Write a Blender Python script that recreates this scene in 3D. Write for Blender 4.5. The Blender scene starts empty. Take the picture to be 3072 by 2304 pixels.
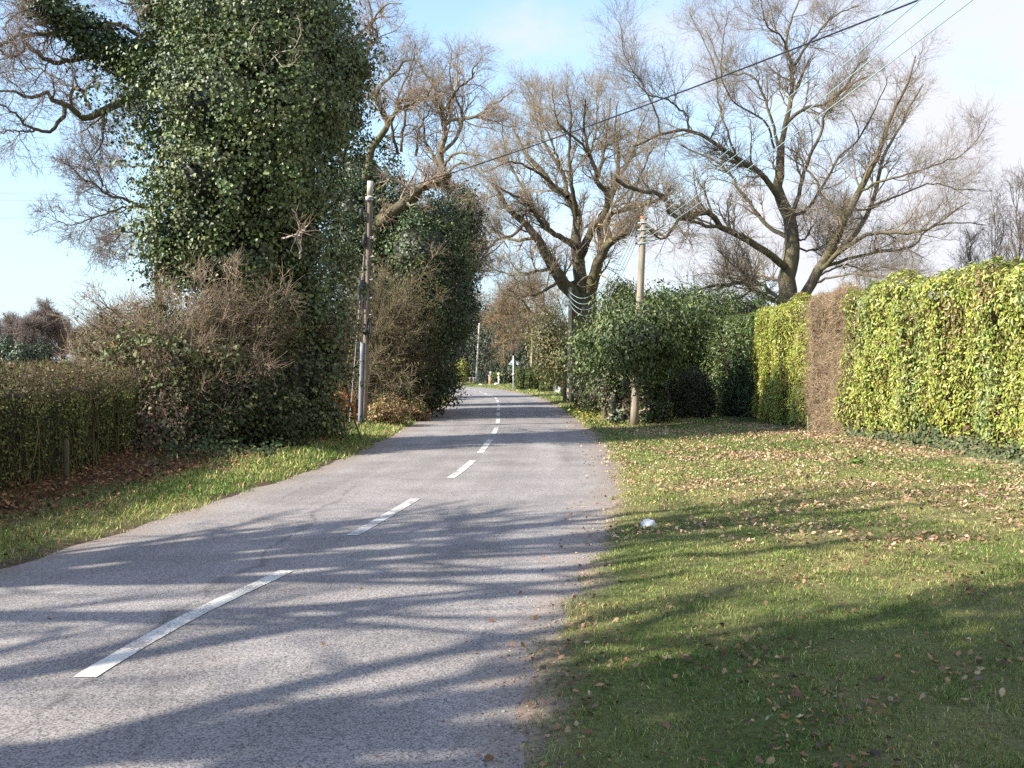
import bpy, math
import numpy as np
R = np.random.default_rng(11)
PI = math.pi
SC = bpy.context.scene
COL = SC.collection

# ------------------------------------------------------------------ camera
FPX, CX, CY, HZ, CAMH = 3290.0, 1536.0, 1152.0, 1105.0, 1.6
PITCH = math.atan((CY - HZ) / FPX)
cam_d = bpy.data.cameras.new('camera')
cam = bpy.data.objects.new('camera', cam_d)
COL.objects.link(cam)
cam.location = (0, 0, CAMH)
cam.rotation_euler = (PI / 2 - PITCH, 0, 0)
cam_d.sensor_width = 36
cam_d.lens = 36 * FPX / 3072
cam_d.clip_end = 3000
cam_d.clip_start = 0.05
SC.camera = cam
CO = np.array([0, 0, CAMH])

def ray(px, py):
    px = np.asarray(px, float); py = np.asarray(py, float)
    xc = (px - CX) / FPX; yc = -(py - CY) / FPX
    c, s = math.cos(PITCH), math.sin(PITCH)
    return np.stack([xc, c + yc * s, -s + yc * c], -1)

def at(px, py, D):
    """the place seen along that direction, D metres down the road"""
    r = ray(px, py)
    return CO + r * (np.asarray(D, float) / r[..., 1])[..., None]

def gnd(px, py):
    r = ray(px, py)
    return CO + r * (-CAMH / r[..., 2])[..., None]

# ------------------------------------------------------------------ helpers
def norm(v):
    return v / (np.linalg.norm(v, axis=-1, keepdims=True) + 1e-9)

def tag(o, label=None, cat=None, group=None, kind=None):
    if label: o['label'] = label
    if cat: o['category'] = cat
    if group: o['group'] = group
    if kind: o['kind'] = kind
    return o

def thing(name, label, cat, loc=(0, 0, 0), group=None):
    o = bpy.data.objects.new(name, None)
    COL.objects.link(o)
    o.location = tuple(float(v) for v in loc)
    o.empty_display_size = 0.3
    return tag(o, label, cat, group)

def build(name, V, faces, mat, parent=None, col=None, smooth=False, uv=None):
    """faces: list of int arrays (n,3) or (n,4); vertices in world space"""
    V = np.asarray(V, np.float32).reshape(-1, 3)
    if parent is not None:
        V = V - np.array(parent.location, np.float32) if parent.parent is None else \
            V - np.array(parent.location, np.float32) - np.array(parent.parent.location, np.float32)
    me = bpy.data.meshes.new(name)
    faces = [np.asarray(f, np.int32) for f in faces if len(f)]
    nl = sum(f.size for f in faces); nf = sum(len(f) for f in faces)
    me.vertices.add(len(V)); me.vertices.foreach_set('co', V.ravel())
    me.loops.add(nl); me.loops.foreach_set('vertex_index', np.concatenate([f.ravel() for f in faces]))
    me.polygons.add(nf)
    tot = np.concatenate([np.full(len(f), f.shape[1], np.int32) for f in faces])
    st = np.zeros(nf, np.int32); st[1:] = np.cumsum(tot)[:-1]
    me.polygons.foreach_set('loop_start', st)
    me.polygons.foreach_set('loop_total', tot)
    if smooth: me.polygons.foreach_set('use_smooth', np.ones(nf, bool))
    if col is not None:
        a = me.color_attributes.new('Col', 'FLOAT_COLOR', 'POINT')
        c = np.ones((len(V), 4), np.float32); c[:, :3] = col
        a.data.foreach_set('color', c.ravel())
    if uv is not None:
        l = me.uv_layers.new(name='UVMap')
        li = np.concatenate([f.ravel() for f in faces])
        l.data.foreach_set('uv', np.asarray(uv, np.float32)[li].ravel())
    me.update(calc_edges=True)
    me.validate()
    me.materials.append(mat)
    o = bpy.data.objects.new(name, me)
    COL.objects.link(o)
    if parent is not None: o.parent = parent
    return o

class Acc:
    """collects pieces of one mesh"""
    def __init__(s): s.V = []; s.Q = []; s.T = []; s.C = []; s.n = 0
    def add(s, V, Q=None, T=None, C=None):
        V = np.asarray(V, float).reshape(-1, 3)
        s.V.append(V)
        if Q is not None and len(Q): s.Q.append(np.asarray(Q) + s.n)
        if T is not None and len(T): s.T.append(np.asarray(T) + s.n)
        c = np.ones((len(V), 3)) * 0.5
        if C is not None: c = np.broadcast_to(np.asarray(C, float), (len(V), 3))
        s.C.append(c); s.n += len(V)
    def obj(s, name, mat, parent=None, smooth=False):
        F = []
        if s.Q: F.append(np.concatenate(s.Q))
        if s.T: F.append(np.concatenate(s.T))
        return build(name, np.concatenate(s.V), F, mat, parent, np.concatenate(s.C), smooth)
    def tubes(s, P, Rd, sides=5, C=(.1, .1, .1), cap=False):
        P = np.asarray(P, float); Rd = np.asarray(Rd, float)
        if P.ndim == 2: P = P[None]; Rd = Rd[None]
        n, K, _ = P.shape
        T = norm(np.gradient(P, axis=1))
        m = norm(P[:, -1] - P[:, 0])
        ref = np.where((np.abs(m[:, 2]) > .8)[:, None], np.array([1., .13, 0]), np.array([0, 0, 1.]))
        U = norm(np.cross(T, ref[:, None, :])); W = np.cross(T, U)
        a = np.arange(sides) * 2 * PI / sides
        V = P[:, :, None, :] + Rd[:, :, None, None] * (np.cos(a)[None, None, :, None] * U[:, :, None, :] + np.sin(a)[None, None, :, None] * W[:, :, None, :])
        base = (np.arange(n) * K * sides)[:, None, None] + (np.arange(K - 1) * sides)[None, :, None]
        j = np.arange(sides)[None, None, :]; j2 = (np.arange(sides) + 1) % sides; j2 = j2[None, None, :]
        Q = np.stack([base + j, base + j2, base + sides + j2, base + sides + j], -1).reshape(-1, 4)
        C = np.asarray(C, float)
        if C.ndim == 2 and len(C) == n: C = np.repeat(C, K * sides, axis=0)
        if cap:
            V = V.reshape(-1, 3)
            T3 = []
            for i in range(n):
                for e, k in ((0, 0), (1, K - 1)):
                    b = i * K * sides + k * sides
                    for q in range(1, sides - 1):
                        T3.append((b, b + q + 1, b + q) if e == 0 else (b, b + q, b + q + 1))
            s.add(V, Q, np.array(T3), C)
        else:
            s.add(V, Q, None, C)
    def box(s, c, h, C=(.5, .5, .5), rz=0.0, bev=0.0):
        """bevelled box: centre c, half sizes h"""
        h = np.asarray(h, float); b = bev if bev else min(h) * .12
        V = []
        for z, ins in ((-h[2], b), (-h[2] + b, 0), (h[2] - b, 0), (h[2], b)):
            x, y = h[0] - ins, h[1] - ins
            k = b if ins == 0 else b * .6
            V += [(x - k, -y, z), (x, -y + k, z), (x, y - k, z), (x - k, y, z), (-x + k, y, z), (-x, y - k, z), (-x, -y + k, z), (-x + k, -y, z)]
        V = np.array(V)
        cs, sn = math.cos(rz), math.sin(rz)
        V = np.stack([V[:, 0] * cs - V[:, 1] * sn, V[:, 0] * sn + V[:, 1] * cs, V[:, 2]], -1) + np.asarray(c, float)
        Q = []; T = []
        for k in range(3):
            for j in range(8):
                j2 = (j + 1) % 8
                Q.append((k * 8 + j, k * 8 + j2, k * 8 + 8 + j2, k * 8 + 8 + j))
        for q in range(1, 7):
            T.append((0, q + 1, q)); T.append((24, 24 + q, 24 + q + 1))
        s.add(V, np.array(Q), np.array(T), C)
    def ball(s, c, r, C=(.5, .5, .5), nu=16, nv=10, lump=0.0, sd=0.0):
        r = np.broadcast_to(np.asarray(r, float), (3,))
        u = np.arange(nu) * 2 * PI / nu; v = np.linspace(.02, PI - .02, nv)
        D = np.stack([np.sin(v)[:, None] * np.cos(u), np.sin(v)[:, None] * np.sin(u), np.cos(v)[:, None] + 0 * u], -1).reshape(-1, 3)
        V = np.asarray(c, float) + r * D * (1 + lump * lumps(D * 2.2 + sd + np.asarray(c)))[:, None]
        i = np.arange(nv - 1)[:, None] * nu; j = np.arange(nu)[None]; j2 = (j + 1) % nu
        Q = np.stack([i + j, i + nu + j, i + nu + j2, i + j2], -1).reshape(-1, 4)
        s.add(V, Q, None, C)

_k = np.random.default_rng(3)
_KV = _k.normal(size=(7, 3)); _KP = _k.uniform(0, 6.28, 7)
def lumps(p):
    """smooth value about -1..1"""
    p = np.asarray(p, float)
    o = 0
    for i in range(7): o = o + np.sin(p @ _KV[i] * (1 + .35 * i) + _KP[i]) / (1 + .25 * i)
    return o / 2.6

def resample(pts, K):
    pts = np.asarray(pts, float)
    # Catmull-Rom through the points
    Pp = np.vstack([2 * pts[0] - pts[1], pts, 2 * pts[-1] - pts[-2]])
    out = []
    for i in range(len(pts) - 1):
        p0, p1, p2, p3 = Pp[i:i + 4]
        for t in np.linspace(0, 1, 8, endpoint=False):
            out.append(.5 * (2 * p1 + (p2 - p0) * t + (2 * p0 - 5 * p1 + 4 * p2 - p3) * t * t + (3 * p1 - p0 - 3 * p2 + p3) * t ** 3))
    out.append(pts[-1]); out = np.array(out)
    d = np.r_[0, np.cumsum(np.linalg.norm(np.diff(out[:, :3], axis=0), axis=1))]
    s = np.linspace(0, d[-1], K)
    return np.stack([np.interp(s, d, out[:, k]) for k in range(out.shape[1])], -1)

def grow(P, Rd, m, t0=.15, t1=.98, ln=(.5, .8), ang=(35, 60), K=6, wig=.18, up=.08, rr=.55, rend=.35, rmin=.003, rmax=9, lnabs=None, taper=True):
    """children of a batch of branches"""
    n, Kp, _ = P.shape
    L = np.linalg.norm(np.diff(P, axis=1), axis=2).sum(1)
    if np.isscalar(m): m = np.full(n, m)
    m = np.asarray(m, int)
    idx = np.repeat(np.arange(n), m)
    N = len(idx)
    t = R.uniform(t0, t1, N)
    x = t * (Kp - 1); k = np.minimum(x.astype(int), Kp - 2); fr = (x - k)[:, None]
    pos = P[idx, k] * (1 - fr) + P[idx, k + 1] * fr
    rad = Rd[idx, k] * (1 - fr[:, 0]) + Rd[idx, k + 1] * fr[:, 0]
    T = norm(P[idx, k + 1] - P[idx, k])
    pr = R.normal(size=(N, 3)); pr = norm(pr - (pr * T).sum(1, keepdims=True) * T)
    a = np.radians(R.uniform(ang[0], ang[1], N))[:, None]
    D = norm(np.cos(a) * T + np.sin(a) * pr + np.array([0, 0, up * 2]))
    l = R.uniform(ln[0], ln[1], N) * (L[idx] if lnabs is None else 1.0) * ((1.1 - .6 * t) if taper else 1)
    r0 = np.clip(rad * rr * R.uniform(.8, 1.1, N), rmin, rmax)
    out = np.empty((N, K, 3)); out[:, 0] = pos
    for q in range(1, K):
        D = norm(D + wig * R.normal(size=(N, 3)) + np.array([0, 0, up]))
        out[:, q] = out[:, q - 1] + D * (l / (K - 1))[:, None]
    tt = np.linspace(0, 1, K)[None]
    Ro = r0[:, None] * (1 - tt * (1 - rend))
    return out, np.maximum(Ro, rmin * .6)

def limbs(zoom, items, d0, K=22, wob=.02):
    """items: (points in picture units, r0, r1, depth offset start, depth offset end); zoom=(x0,y0,scale)"""
    x0, y0, s = zoom
    PP = []; RR = []
    for it in items:
        pts, r0, r1, e0, e1 = it
        p = np.array(pts, float)
        p = np.stack([x0 + p[:, 0] / s, y0 + p[:, 1] / s], -1)
        p = resample(p, K)
        t = np.linspace(0, 1, K)
        D = d0 + e0 + (e1 - e0) * t ** .8
        W = at(p[:, 0], p[:, 1], D)
        W[1:-1] += R.normal(size=(K - 2, 3)) * wob
        PP.append(W)
        RR.append((r0 * (1 - t) + r1 * t) / s * D / FPX)
    return np.array(PP), np.array(RR)

# ---- leaves
LEAF = {
    'laurel': np.array([(0, 0, 0), (.2, .3, .07), (.19, .68, .05), (0, 1, -.1), (-.19, .68, .05), (-.2, .3, .07)]),
    'ivy': np.array([(0, 0, 0), (.5, .2, .08), (.34, .6, .06), (0, 1, -.12), (-.34, .6, .06), (-.5, .2, .08)]),
    'small': np.array([(0, 0, 0), (.3, .3, .08), (.28, .7, .06), (0, 1, -.05), (-.28, .7, .06), (-.3, .3, .08)]),
    'dry': np.array([(0, 0, 0), (.32, .25, .22), (.3, .7, .3), (0, 1, .1), (-.3, .7, .26), (-.32, .25, .2)]),
}
def leaf_geo(P, N, size, shape, droop=.5, flat=None):
    n = len(P)
    A = R.normal(size=(n, 3)); A[:, 2] -= droop * 2
    N = norm(N)
    A = norm(A - (A * N).sum(1, keepdims=True) * N)
    B = np.cross(A, N)
    t = LEAF[shape][None] * np.asarray(size).reshape(-1, 1, 1)
    V = P[:, None] + t[..., :1] * B[:, None] + t[..., 1:2] * A[:, None] + t[..., 2:] * N[:, None]
    b = np.arange(n)[:, None] * 6
    Q = np.concatenate([b + np.array([[0, 1, 2, 3]]), b + np.array([[0, 3, 4, 5]])])
    return V.reshape(-1, 3), Q

def pal(n, cols, w=None, jit=.18):
    cols = np.array(cols, float)
    w = np.ones(len(cols)) if w is None else np.array(w, float)
    i = R.choice(len(cols), n, p=w / w.sum())
    return cols[i] * np.exp(R.normal(size=(n, 1)) * jit) * (1 + R.normal(size=(n, 3)) * .06)

def add_leaves(acc, P, N, size, shape, cols, droop=.5):
    V, Q = leaf_geo(P, N, size, shape, droop)
    acc.add(V, Q, None, np.repeat(cols, 6, axis=0))

def ell(px, py, D, rx, ry, rd):
    c = at(px, py, D)
    return (c, np.array([rx * D / FPX, rd, ry * D / FPX]))

def blob_pts(ells, n, lump=.16, inner=.0, freq=1.0):
    ar = np.array([(r[0] * r[1] + r[1] * r[2] + r[0] * r[2]) for c, r in ells])
    i = R.choice(len(ells), n, p=ar / ar.sum())
    c = np.array([e[0] for e in ells])[i]; r = np.array([e[1] for e in ells])[i]
    D = norm(R.normal(size=(n, 3)))
    q0 = c + r * D
    sc = 1 + lump * lumps(q0 * 1.1 * freq) + lump * .55 * lumps(q0 * 2.9 + 17) - inner * R.random(n) ** 2
    P = c + r * D * sc[:, None]
    N = norm(D / r)
    keep = np.ones(n, bool)
    for q, (cc, rr) in enumerate(ells):
        ins = (((P - cc) / rr) ** 2).sum(1) < .72
        keep &= ~(ins & (i != q))
    keep &= P[:, 2] > .02
    return P[keep], N[keep]

def foliage(acc, ells, n_clump, per, clump_r, size, shape, cols, w=None, lump=.18, droop=.6, up=.25, inner=.15, jit=.2, spread=.55, sizej=.25, gap=-9.9, relief=0.0):
    P, N = blob_pts(ells, n_clump, lump, inner)
    if gap > -9:
        k = lumps(P * 2.1 + 31) + .5 * lumps(P * 5 + 3) > gap
        P, N = P[k], N[k]
    m = len(P)
    P = P + N * (R.normal(size=(m, 1)) * relief)
    idx = np.repeat(np.arange(m), per)
    off = np.clip(R.normal(size=(m * per, 3)), -1.7, 1.7) * clump_r * np.array([1, 1, .8])
    spr = np.where(R.random(m) < .2, np.minimum(R.exponential(1.1, m), 2.6) * clump_r, 0)      # shoots that stand out of the outline
    Q = P[idx] + off * np.where(spr > 0, .7, 1)[idx][:, None] + N[idx] * (clump_r * .4 + spr[idx])[:, None] + np.array([0, 0, -.25]) * spr[idx][:, None]
    nn = norm(N[idx] * .7 + norm(off) * .35 + R.normal(size=(m * per, 3)) * spread + np.array([0, 0, up]))
    k = Q[:, 2] > .015
    Q, nn, idx = Q[k], nn[k], idx[k]
    cc = pal(m, cols, w, jit * .6)[idx] * np.exp(R.normal(size=(len(Q), 1)) * jit)
    add_leaves(acc, Q, nn, size * np.exp(R.normal(size=len(Q)) * sizej), shape, cc, droop)

def core(acc, ells, s=.78, col=(.012, .015, .008)):  # dark hulls whose colour stands in for shade deep inside the leaves
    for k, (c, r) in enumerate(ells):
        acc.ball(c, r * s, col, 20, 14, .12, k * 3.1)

# ------------------------------------------------------------------ materials
def mat_new(name):
    m = bpy.data.materials.new(name); m.use_nodes = True
    nt = m.node_tree; nt.nodes.clear()
    return m, nt.nodes, nt.links
def nd(N, t, **kw):
    n = N.new(t)
    for k, v in kw.items():
        if k.startswith('in_'):
            key = k[3:]
            n.inputs[int(key) if key.isdigit() else key.replace('_', ' ')].default_value = v
        else: setattr(n, k, v)
    return n

def leaf_mat(name, rough=.4, trans=.2, spec=.5):
    m, N, L = mat_new(name)
    a = nd(N, 'ShaderNodeAttribute', attribute_name='Col')
    p = nd(N, 'ShaderNodeBsdfPrincipled', in_Roughness=rough)
    p.inputs['Specular IOR Level'].default_value = spec
    L.new(a.outputs['Color'], p.inputs['Base Color'])
    o = nd(N, 'ShaderNodeOutputMaterial')
    if trans > 0:
        t = nd(N, 'ShaderNodeBsdfTranslucent')
        mx = nd(N, 'ShaderNodeMixShader'); mx.inputs[0].default_value = trans
        L.new(a.outputs['Color'], t.inputs['Color'])
        L.new(p.outputs[0], mx.inputs[1]); L.new(t.outputs[0], mx.inputs[2])
        L.new(mx.outputs[0], o.inputs[0])
    else: L.new(p.outputs[0], o.inputs[0])
    return m

def rough_mat(name, scale=8, amt=.5, rough=.85, bump=.3, stretch=(1, 1, 1), spec=.3, tint=None, tint_amt=0.0, tint_scale=1.5):
    """vertex colour, broken up by noise, with bump; tint is a second own colour in patches"""
    m, N, L = mat_new(name)
    a = nd(N, 'ShaderNodeAttribute', attribute_name='Col')
    tc = nd(N, 'ShaderNodeTexCoord')
    mp = nd(N, 'ShaderNodeMapping'); mp.inputs['Scale'].default_value = stretch
    L.new(tc.outputs['Object'], mp.inputs[0])
    nz = nd(N, 'ShaderNodeTexNoise', in_Scale=scale, in_Detail=6.0, in_Roughness=.65)
    L.new(mp.outputs[0], nz.inputs['Vector'])
    mr = nd(N, 'ShaderNodeMapRange'); mr.inputs[1].default_value = .25; mr.inputs[2].default_value = .75
    mr.inputs[3].default_value = 1 - amt; mr.inputs[4].default_value = 1 + amt
    L.new(nz.outputs['Fac'], mr.inputs[0])
    src = a.outputs['Color']
    if tint is not None:
        n2 = nd(N, 'ShaderNodeTexNoise', in_Scale=tint_scale, in_Detail=4.0)
        L.new(tc.outputs['Object'], n2.inputs['Vector'])
        m2 = nd(N, 'ShaderNodeMapRange'); m2.inputs[1].default_value = .4; m2.inputs[2].default_value = .62
        m2.inputs[3].default_value = 0; m2.inputs[4].default_value = tint_amt
        L.new(n2.outputs['Fac'], m2.inputs[0])
        mc = nd(N, 'ShaderNodeMix', data_type='RGBA')
        mc.inputs[7].default_value = (*tint, 1)
        L.new(m2.outputs[0], mc.inputs[0]); L.new(src, mc.inputs[6]); src = mc.outputs[2]
    vm = nd(N, 'ShaderNodeVectorMath', operation='SCALE')
    L.new(src, vm.inputs[0]); L.new(mr.outputs[0], vm.inputs['Scale'])
    p = nd(N, 'ShaderNodeBsdfPrincipled', in_Roughness=rough)
    p.inputs['Specular IOR Level'].default_value = spec
    L.new(vm.outputs[0], p.inputs['Base Color'])
    b = nd(N, 'ShaderNodeBump', in_Strength=bump, in_Distance=.02)
    L.new(nz.outputs['Fac'], b.inputs['Height']); L.new(b.outputs[0], p.inputs['Normal'])
    o = nd(N, 'ShaderNodeOutputMaterial'); L.new(p.outputs[0], o.inputs[0])
    return m

M_IVY = leaf_mat('ivy_leaf', .5, .1, .55)
M_SHADE = leaf_mat('thicket_leaf', .6, .12, .25)
M_HEDGE = leaf_mat('hedge_leaf', .4, .22, .6)
M_DULL = leaf_mat('dull_leaf', .6, .15, .3)
M_DRY = leaf_mat('dry_leaf', .8, .15, .2)
M_GRASS = leaf_mat('grass_blade', .6, .25, .25)
M_BARK = rough_mat('bark', 5, .45, .9, .8, (1, 1, .25), .2, (.12, .115, .045), .55, .9)
M_TWIG = rough_mat('twig', 6, .3, .8, .2)
M_CORE = rough_mat('shade_core_and_twigs', 9, .6, .95, .6)
M_WOODPOLE = rough_mat('weathered_pole', 14, .4, .85, .5, (1, 1, .12))
M_PAINT = rough_mat('painted_metal', 20, .12, .5, .05)
M_STONE = rough_mat('stone', 18, .3, .85, .4)
M_BLACK = rough_mat('black_plastic', 20, .15, .45, .05)
M_WIRE = rough_mat('wire_coat', 20, .1, .5, .0)

# ------------------------------------------------------------------ road line
CL = np.array([(-2.7, -60), (-2.6, -20), (-2.4, -2), (-2.2, 5.6), (-1.78, 8.56), (-1.52, 10.4), (-1.18, 13.3), (-.88, 16), (-.62, 20), (-.44, 27), (-.42, 33),
               (-.49, 39), (-.6, 48), (-.85, 58), (-1.45, 66), (-2.5, 77), (-4.3, 88), (-7.2, 98), (-12, 107), (-20, 114), (-40, 122), (-90, 132)])
CLs = resample(CL, 900)
CLt = norm(np.gradient(CLs, axis=0))
CLn = np.stack([CLt[:, 1], -CLt[:, 0]], -1)      # to the right
CLd = np.r_[0, np.cumsum(np.linalg.norm(np.diff(CLs, axis=0), axis=1))]
s0 = np.interp(0, CLs[:700, 1], CLd[:700])
CLd = CLd - s0                                   # about 0 beside the camera
def HW(s): return 2.36 + np.interp(s, [-5, 4, 6, 9, 13, 20, 36, 60, 120], [-.17, -.16, -.1, -.05, 0, 0, .1, .05, 0])
def road_t(x, y):
    """signed distance from the centre line (right +), and run along it"""
    x = np.asarray(x, float).ravel(); y = np.asarray(y, float).ravel()
    t = np.empty(len(x)); s = np.empty(len(x))
    for a in range(0, len(x), 20000):
        dx = x[a:a + 20000, None] - CLs[None, :, 0]; dy = y[a:a + 20000, None] - CLs[None, :, 1]
        i = (dx * dx + dy * dy).argmin(1); q = np.arange(len(i))
        t[a:a + 20000] = dx[q, i] * CLn[i, 0] + dy[q, i] * CLn[i, 1]
        s[a:a + 20000] = CLd[i]
        far = np.hypot(dx[q, i], dy[q, i])
        t[a:a + 20000] = np.sign(t[a:a + 20000] + 1e-9) * far
    return t, s
def sstep(a, b, x):
    u = np.clip((x - a) / (b - a), 0, 1); return u * u * (3 - 2 * u)
def gheight(x, y, ts=None):
    t, s = ts if ts is not None else road_t(x, y)
    x = np.asarray(x, float).ravel(); y = np.asarray(y, float).ravel()
    e = np.abs(t) - HW(s)
    z3 = np.stack([x, y, 0 * x], -1)
    n1 = lumps(z3 * 2.3); n2 = lumps(z3 * 8 + 4); n3 = lumps(z3 * .5 + 9)
    edge = e + .08 * n1 + .055 * n2
    h = -.05 + .065 * sstep(-.28, .25, edge)
    right = t > 0
    h = h + np.where(right, .05 * sstep(.2, 3, e) + .10 * sstep(2, 7, e), .07 * sstep(.15, .9, e) + .12 * sstep(1, 3, e))
    h = h + sstep(0, .8, e) * (.012 * n1 + .006 * n2 + .03 * n3)
    return h
def gz(x, y): return gheight(np.atleast_1d(x), np.atleast_1d(y))

# ------------------------------------------------------------------ ground
xs = np.unique(np.r_[-400, -300, -200, -150, -110, -80, -60, -45, -35, -28, -22, -18, np.arange(-15, -8, .5), np.arange(-8, 12, .13), np.arange(12, 20, .6), 22, 26, 32, 40, 50, 65, 85, 110, 150, 200, 300, 400])
ys = np.unique(np.r_[-200, -120, -80, -55, -40, -30, -22, -16, -11, -7, -4, -2, 0, 1, 2, np.arange(3, 32, .16), np.arange(32, 60, .4), np.arange(60, 130, 1.0), 135, 145, 160, 180, 210, 250, 300, 400, 600, 900])
gx, gy = np.meshgrid(xs, ys)
sh = gx.shape; X = gx.ravel(); Y = gy.ravel()
T_, S_ = road_t(X, Y)
Zg = gheight(X, Y, (T_, S_))
e = np.abs(T_) - HW(S_)
p3 = np.stack([X, Y, 0 * X], -1)
nA = lumps(p3 * .6); nB = lumps(p3 * 2.1 + 2); nC = lumps(p3 * 6 + 5)
col = np.empty((len(X), 3))
grassA = np.array([.075, .095, .026]); grassB = np.array([.19, .165, .075]); soil = np.array([.25, .19, .145]); brown = np.array([.085, .045, .022])
u = np.clip(.45 + .4 * nA + .25 * nB, 0, 1)[:, None]
col[:] = grassA * (1 - u) + grassB * u
# bare soil along the road edge
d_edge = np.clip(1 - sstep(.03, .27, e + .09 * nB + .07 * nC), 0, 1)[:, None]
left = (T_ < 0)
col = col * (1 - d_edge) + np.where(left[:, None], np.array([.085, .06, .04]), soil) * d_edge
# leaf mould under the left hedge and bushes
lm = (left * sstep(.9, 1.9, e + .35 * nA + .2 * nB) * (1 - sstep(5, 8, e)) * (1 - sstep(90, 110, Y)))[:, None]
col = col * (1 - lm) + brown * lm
# dry bare patches at the foot of the right hedge
hx = np.interp(Y, [2, 16, 22, 28, 34], [9.0, 8.2, 7.4, 6.8, 6.3])
bp = (np.exp(-((X - hx + .75) / .55) ** 2) * sstep(.05, .5, nB + .25) * (Y > 13) * (Y < 30))[:, None]
col = col * (1 - bp) + np.array([.33, .24, .15]) * bp
I = np.arange(len(X)).reshape(sh)
Qg = np.stack([I[:-1, :-1], I[:-1, 1:], I[1:, 1:], I[1:, :-1]], -1).reshape(-1, 4)
M_GROUND = rough_mat('verge_soil', 24, .55, .95, .9, spec=.15)
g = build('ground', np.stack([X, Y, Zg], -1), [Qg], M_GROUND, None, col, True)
tag(g, kind='structure')

# road
def road_mat():
    m, N, L = mat_new('worn_asphalt')
    tc = nd(N, 'ShaderNodeTexCoord'); uvn = nd(N, 'ShaderNodeUVMap')
    sp = nd(N, 'ShaderNodeSeparateXYZ'); L.new(uvn.outputs[0], sp.inputs[0])
    vo = nd(N, 'ShaderNodeTexVoronoi', in_Scale=115.0); L.new(tc.outputs['Object'], vo.inputs['Vector'])
    n1 = nd(N, 'ShaderNodeTexNoise', in_Scale=170.0, in_Detail=3.0); L.new(tc.outputs['Object'], n1.inputs['Vector'])
    n2 = nd(N, 'ShaderNodeTexNoise', in_Scale=.9, in_Detail=5.0); L.new(tc.outputs['Object'], n2.inputs['Vector'])
    cr = nd(N, 'ShaderNodeValToRGB')
    cr.color_ramp.elements[0].position = .28; cr.color_ramp.elements[0].color = (.085, .08, .08, 1)
    cr.color_ramp.elements[1].position = .62; cr.color_ramp.elements[1].color = (.335, .31, .298, 1)
    mixn = nd(N, 'ShaderNodeMath', operation='MULTIPLY_ADD'); mixn.inputs[1].default_value = .55
    L.new(vo.outputs['Color'], mixn.inputs[0])
    sc = nd(N, 'ShaderNodeMath', operation='MULTIPLY'); sc.inputs[1].default_value = .45
    L.new(n1.outputs['Fac'], sc.inputs[0]); L.new(sc.outputs[0], mixn.inputs[2])
    L.new(mixn.outputs[0], cr.inputs[0])
    # broad wear
    mr = nd(N, 'ShaderNodeMapRange'); mr.inputs[1].default_value = .3; mr.inputs[2].default_value = .7; mr.inputs[3].default_value = .8; mr.inputs[4].default_value = 1.16
    L.new(n2.outputs['Fac'], mr.inputs[0])
    # wandering seam: across(t) = uv.x, along(s) = uv.y
    n3 = nd(N, 'ShaderNodeTexNoise', in_Scale=.8, in_Detail=6.0, in_Roughness=.6); L.new(tc.outputs['Object'], n3.inputs['Vector'])
    a1 = nd(N, 'ShaderNodeMath', operation='MULTIPLY_ADD'); a1.inputs[1].default_value = .125; a1.inputs[2].default_value = -.72
    L.new(sp.outputs['Y'], a1.inputs[0])
    a2 = nd(N, 'ShaderNodeMath', operation='ADD'); L.new(sp.outputs['X'], a2.inputs[0]); L.new(a1.outputs[0], a2.inputs[1])
    a3 = nd(N, 'ShaderNodeMath', operation='MULTIPLY_ADD'); a3.inputs[1].default_value = .7; L.new(n3.outputs['Fac'], a3.inputs[0]); L.new(a2.outputs[0], a3.inputs[2])
    a4 = nd(N, 'ShaderNodeMath', operation='SUBTRACT'); a4.inputs[1].default_value = .35; L.new(a3.outputs[0], a4.inputs[0])
    a5 = nd(N, 'ShaderNodeMath', operation='ABSOLUTE'); L.new(a4.outputs[0], a5.inputs[0])
    n4 = nd(N, 'ShaderNodeTexNoise', in_Scale=2.2, in_Detail=3.0); L.new(tc.outputs['Object'], n4.inputs['Vector'])
    w = nd(N, 'ShaderNodeMapRange'); w.inputs[1].default_value = .35; w.inputs[2].default_value = .7; w.inputs[3].default_value = .008; w.inputs[4].default_value = .08
    L.new(n4.outputs['Fac'], w.inputs[0])
    dv = nd(N, 'ShaderNodeMath', operation='DIVIDE'); L.new(a5.outputs[0], dv.inputs[0]); L.new(w.outputs[0], dv.inputs[1])
    sm = nd(N, 'ShaderNodeMapRange', interpolation_type='SMOOTHSTEP'); sm.inputs[1].default_value = .2; sm.inputs[2].default_value = 1.2; sm.inputs[3].default_value = .3; sm.inputs[4].default_value = 0
    L.new(dv.outputs[0], sm.inputs[0])
    fd = nd(N, 'ShaderNodeMapRange'); fd.inputs[1].default_value = 13; fd.inputs[2].default_value = 17; fd.inputs[3].default_value = 1; fd.inputs[4].default_value = 0
    L.new(sp.outputs['Y'], fd.inputs[0])
    st = nd(N, 'ShaderNodeMath', operation='MULTIPLY'); L.new(sm.outputs[0], st.inputs[0]); L.new(fd.outputs[0], st.inputs[1])
    inv = nd(N, 'ShaderNodeMath', operation='SUBTRACT'); inv.inputs[0].default_value = 1; L.new(st.outputs[0], inv.inputs[1])
    mpu = nd(N, 'ShaderNodeMapping'); mpu.inputs['Scale'].default_value = (1.7, .07, 1); L.new(uvn.outputs[0], mpu.inputs[0])
    n5 = nd(N, 'ShaderNodeTexNoise', in_Scale=1.0, in_Detail=5.0, in_Roughness=.6); L.new(mpu.outputs[0], n5.inputs['Vector'])
    tr = nd(N, 'ShaderNodeMapRange'); tr.inputs[1].default_value = .3; tr.inputs[2].default_value = .7; tr.inputs[3].default_value = .8; tr.inputs[4].default_value = 1.16
    L.new(n5.outputs['Fac'], tr.inputs[0])
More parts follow.
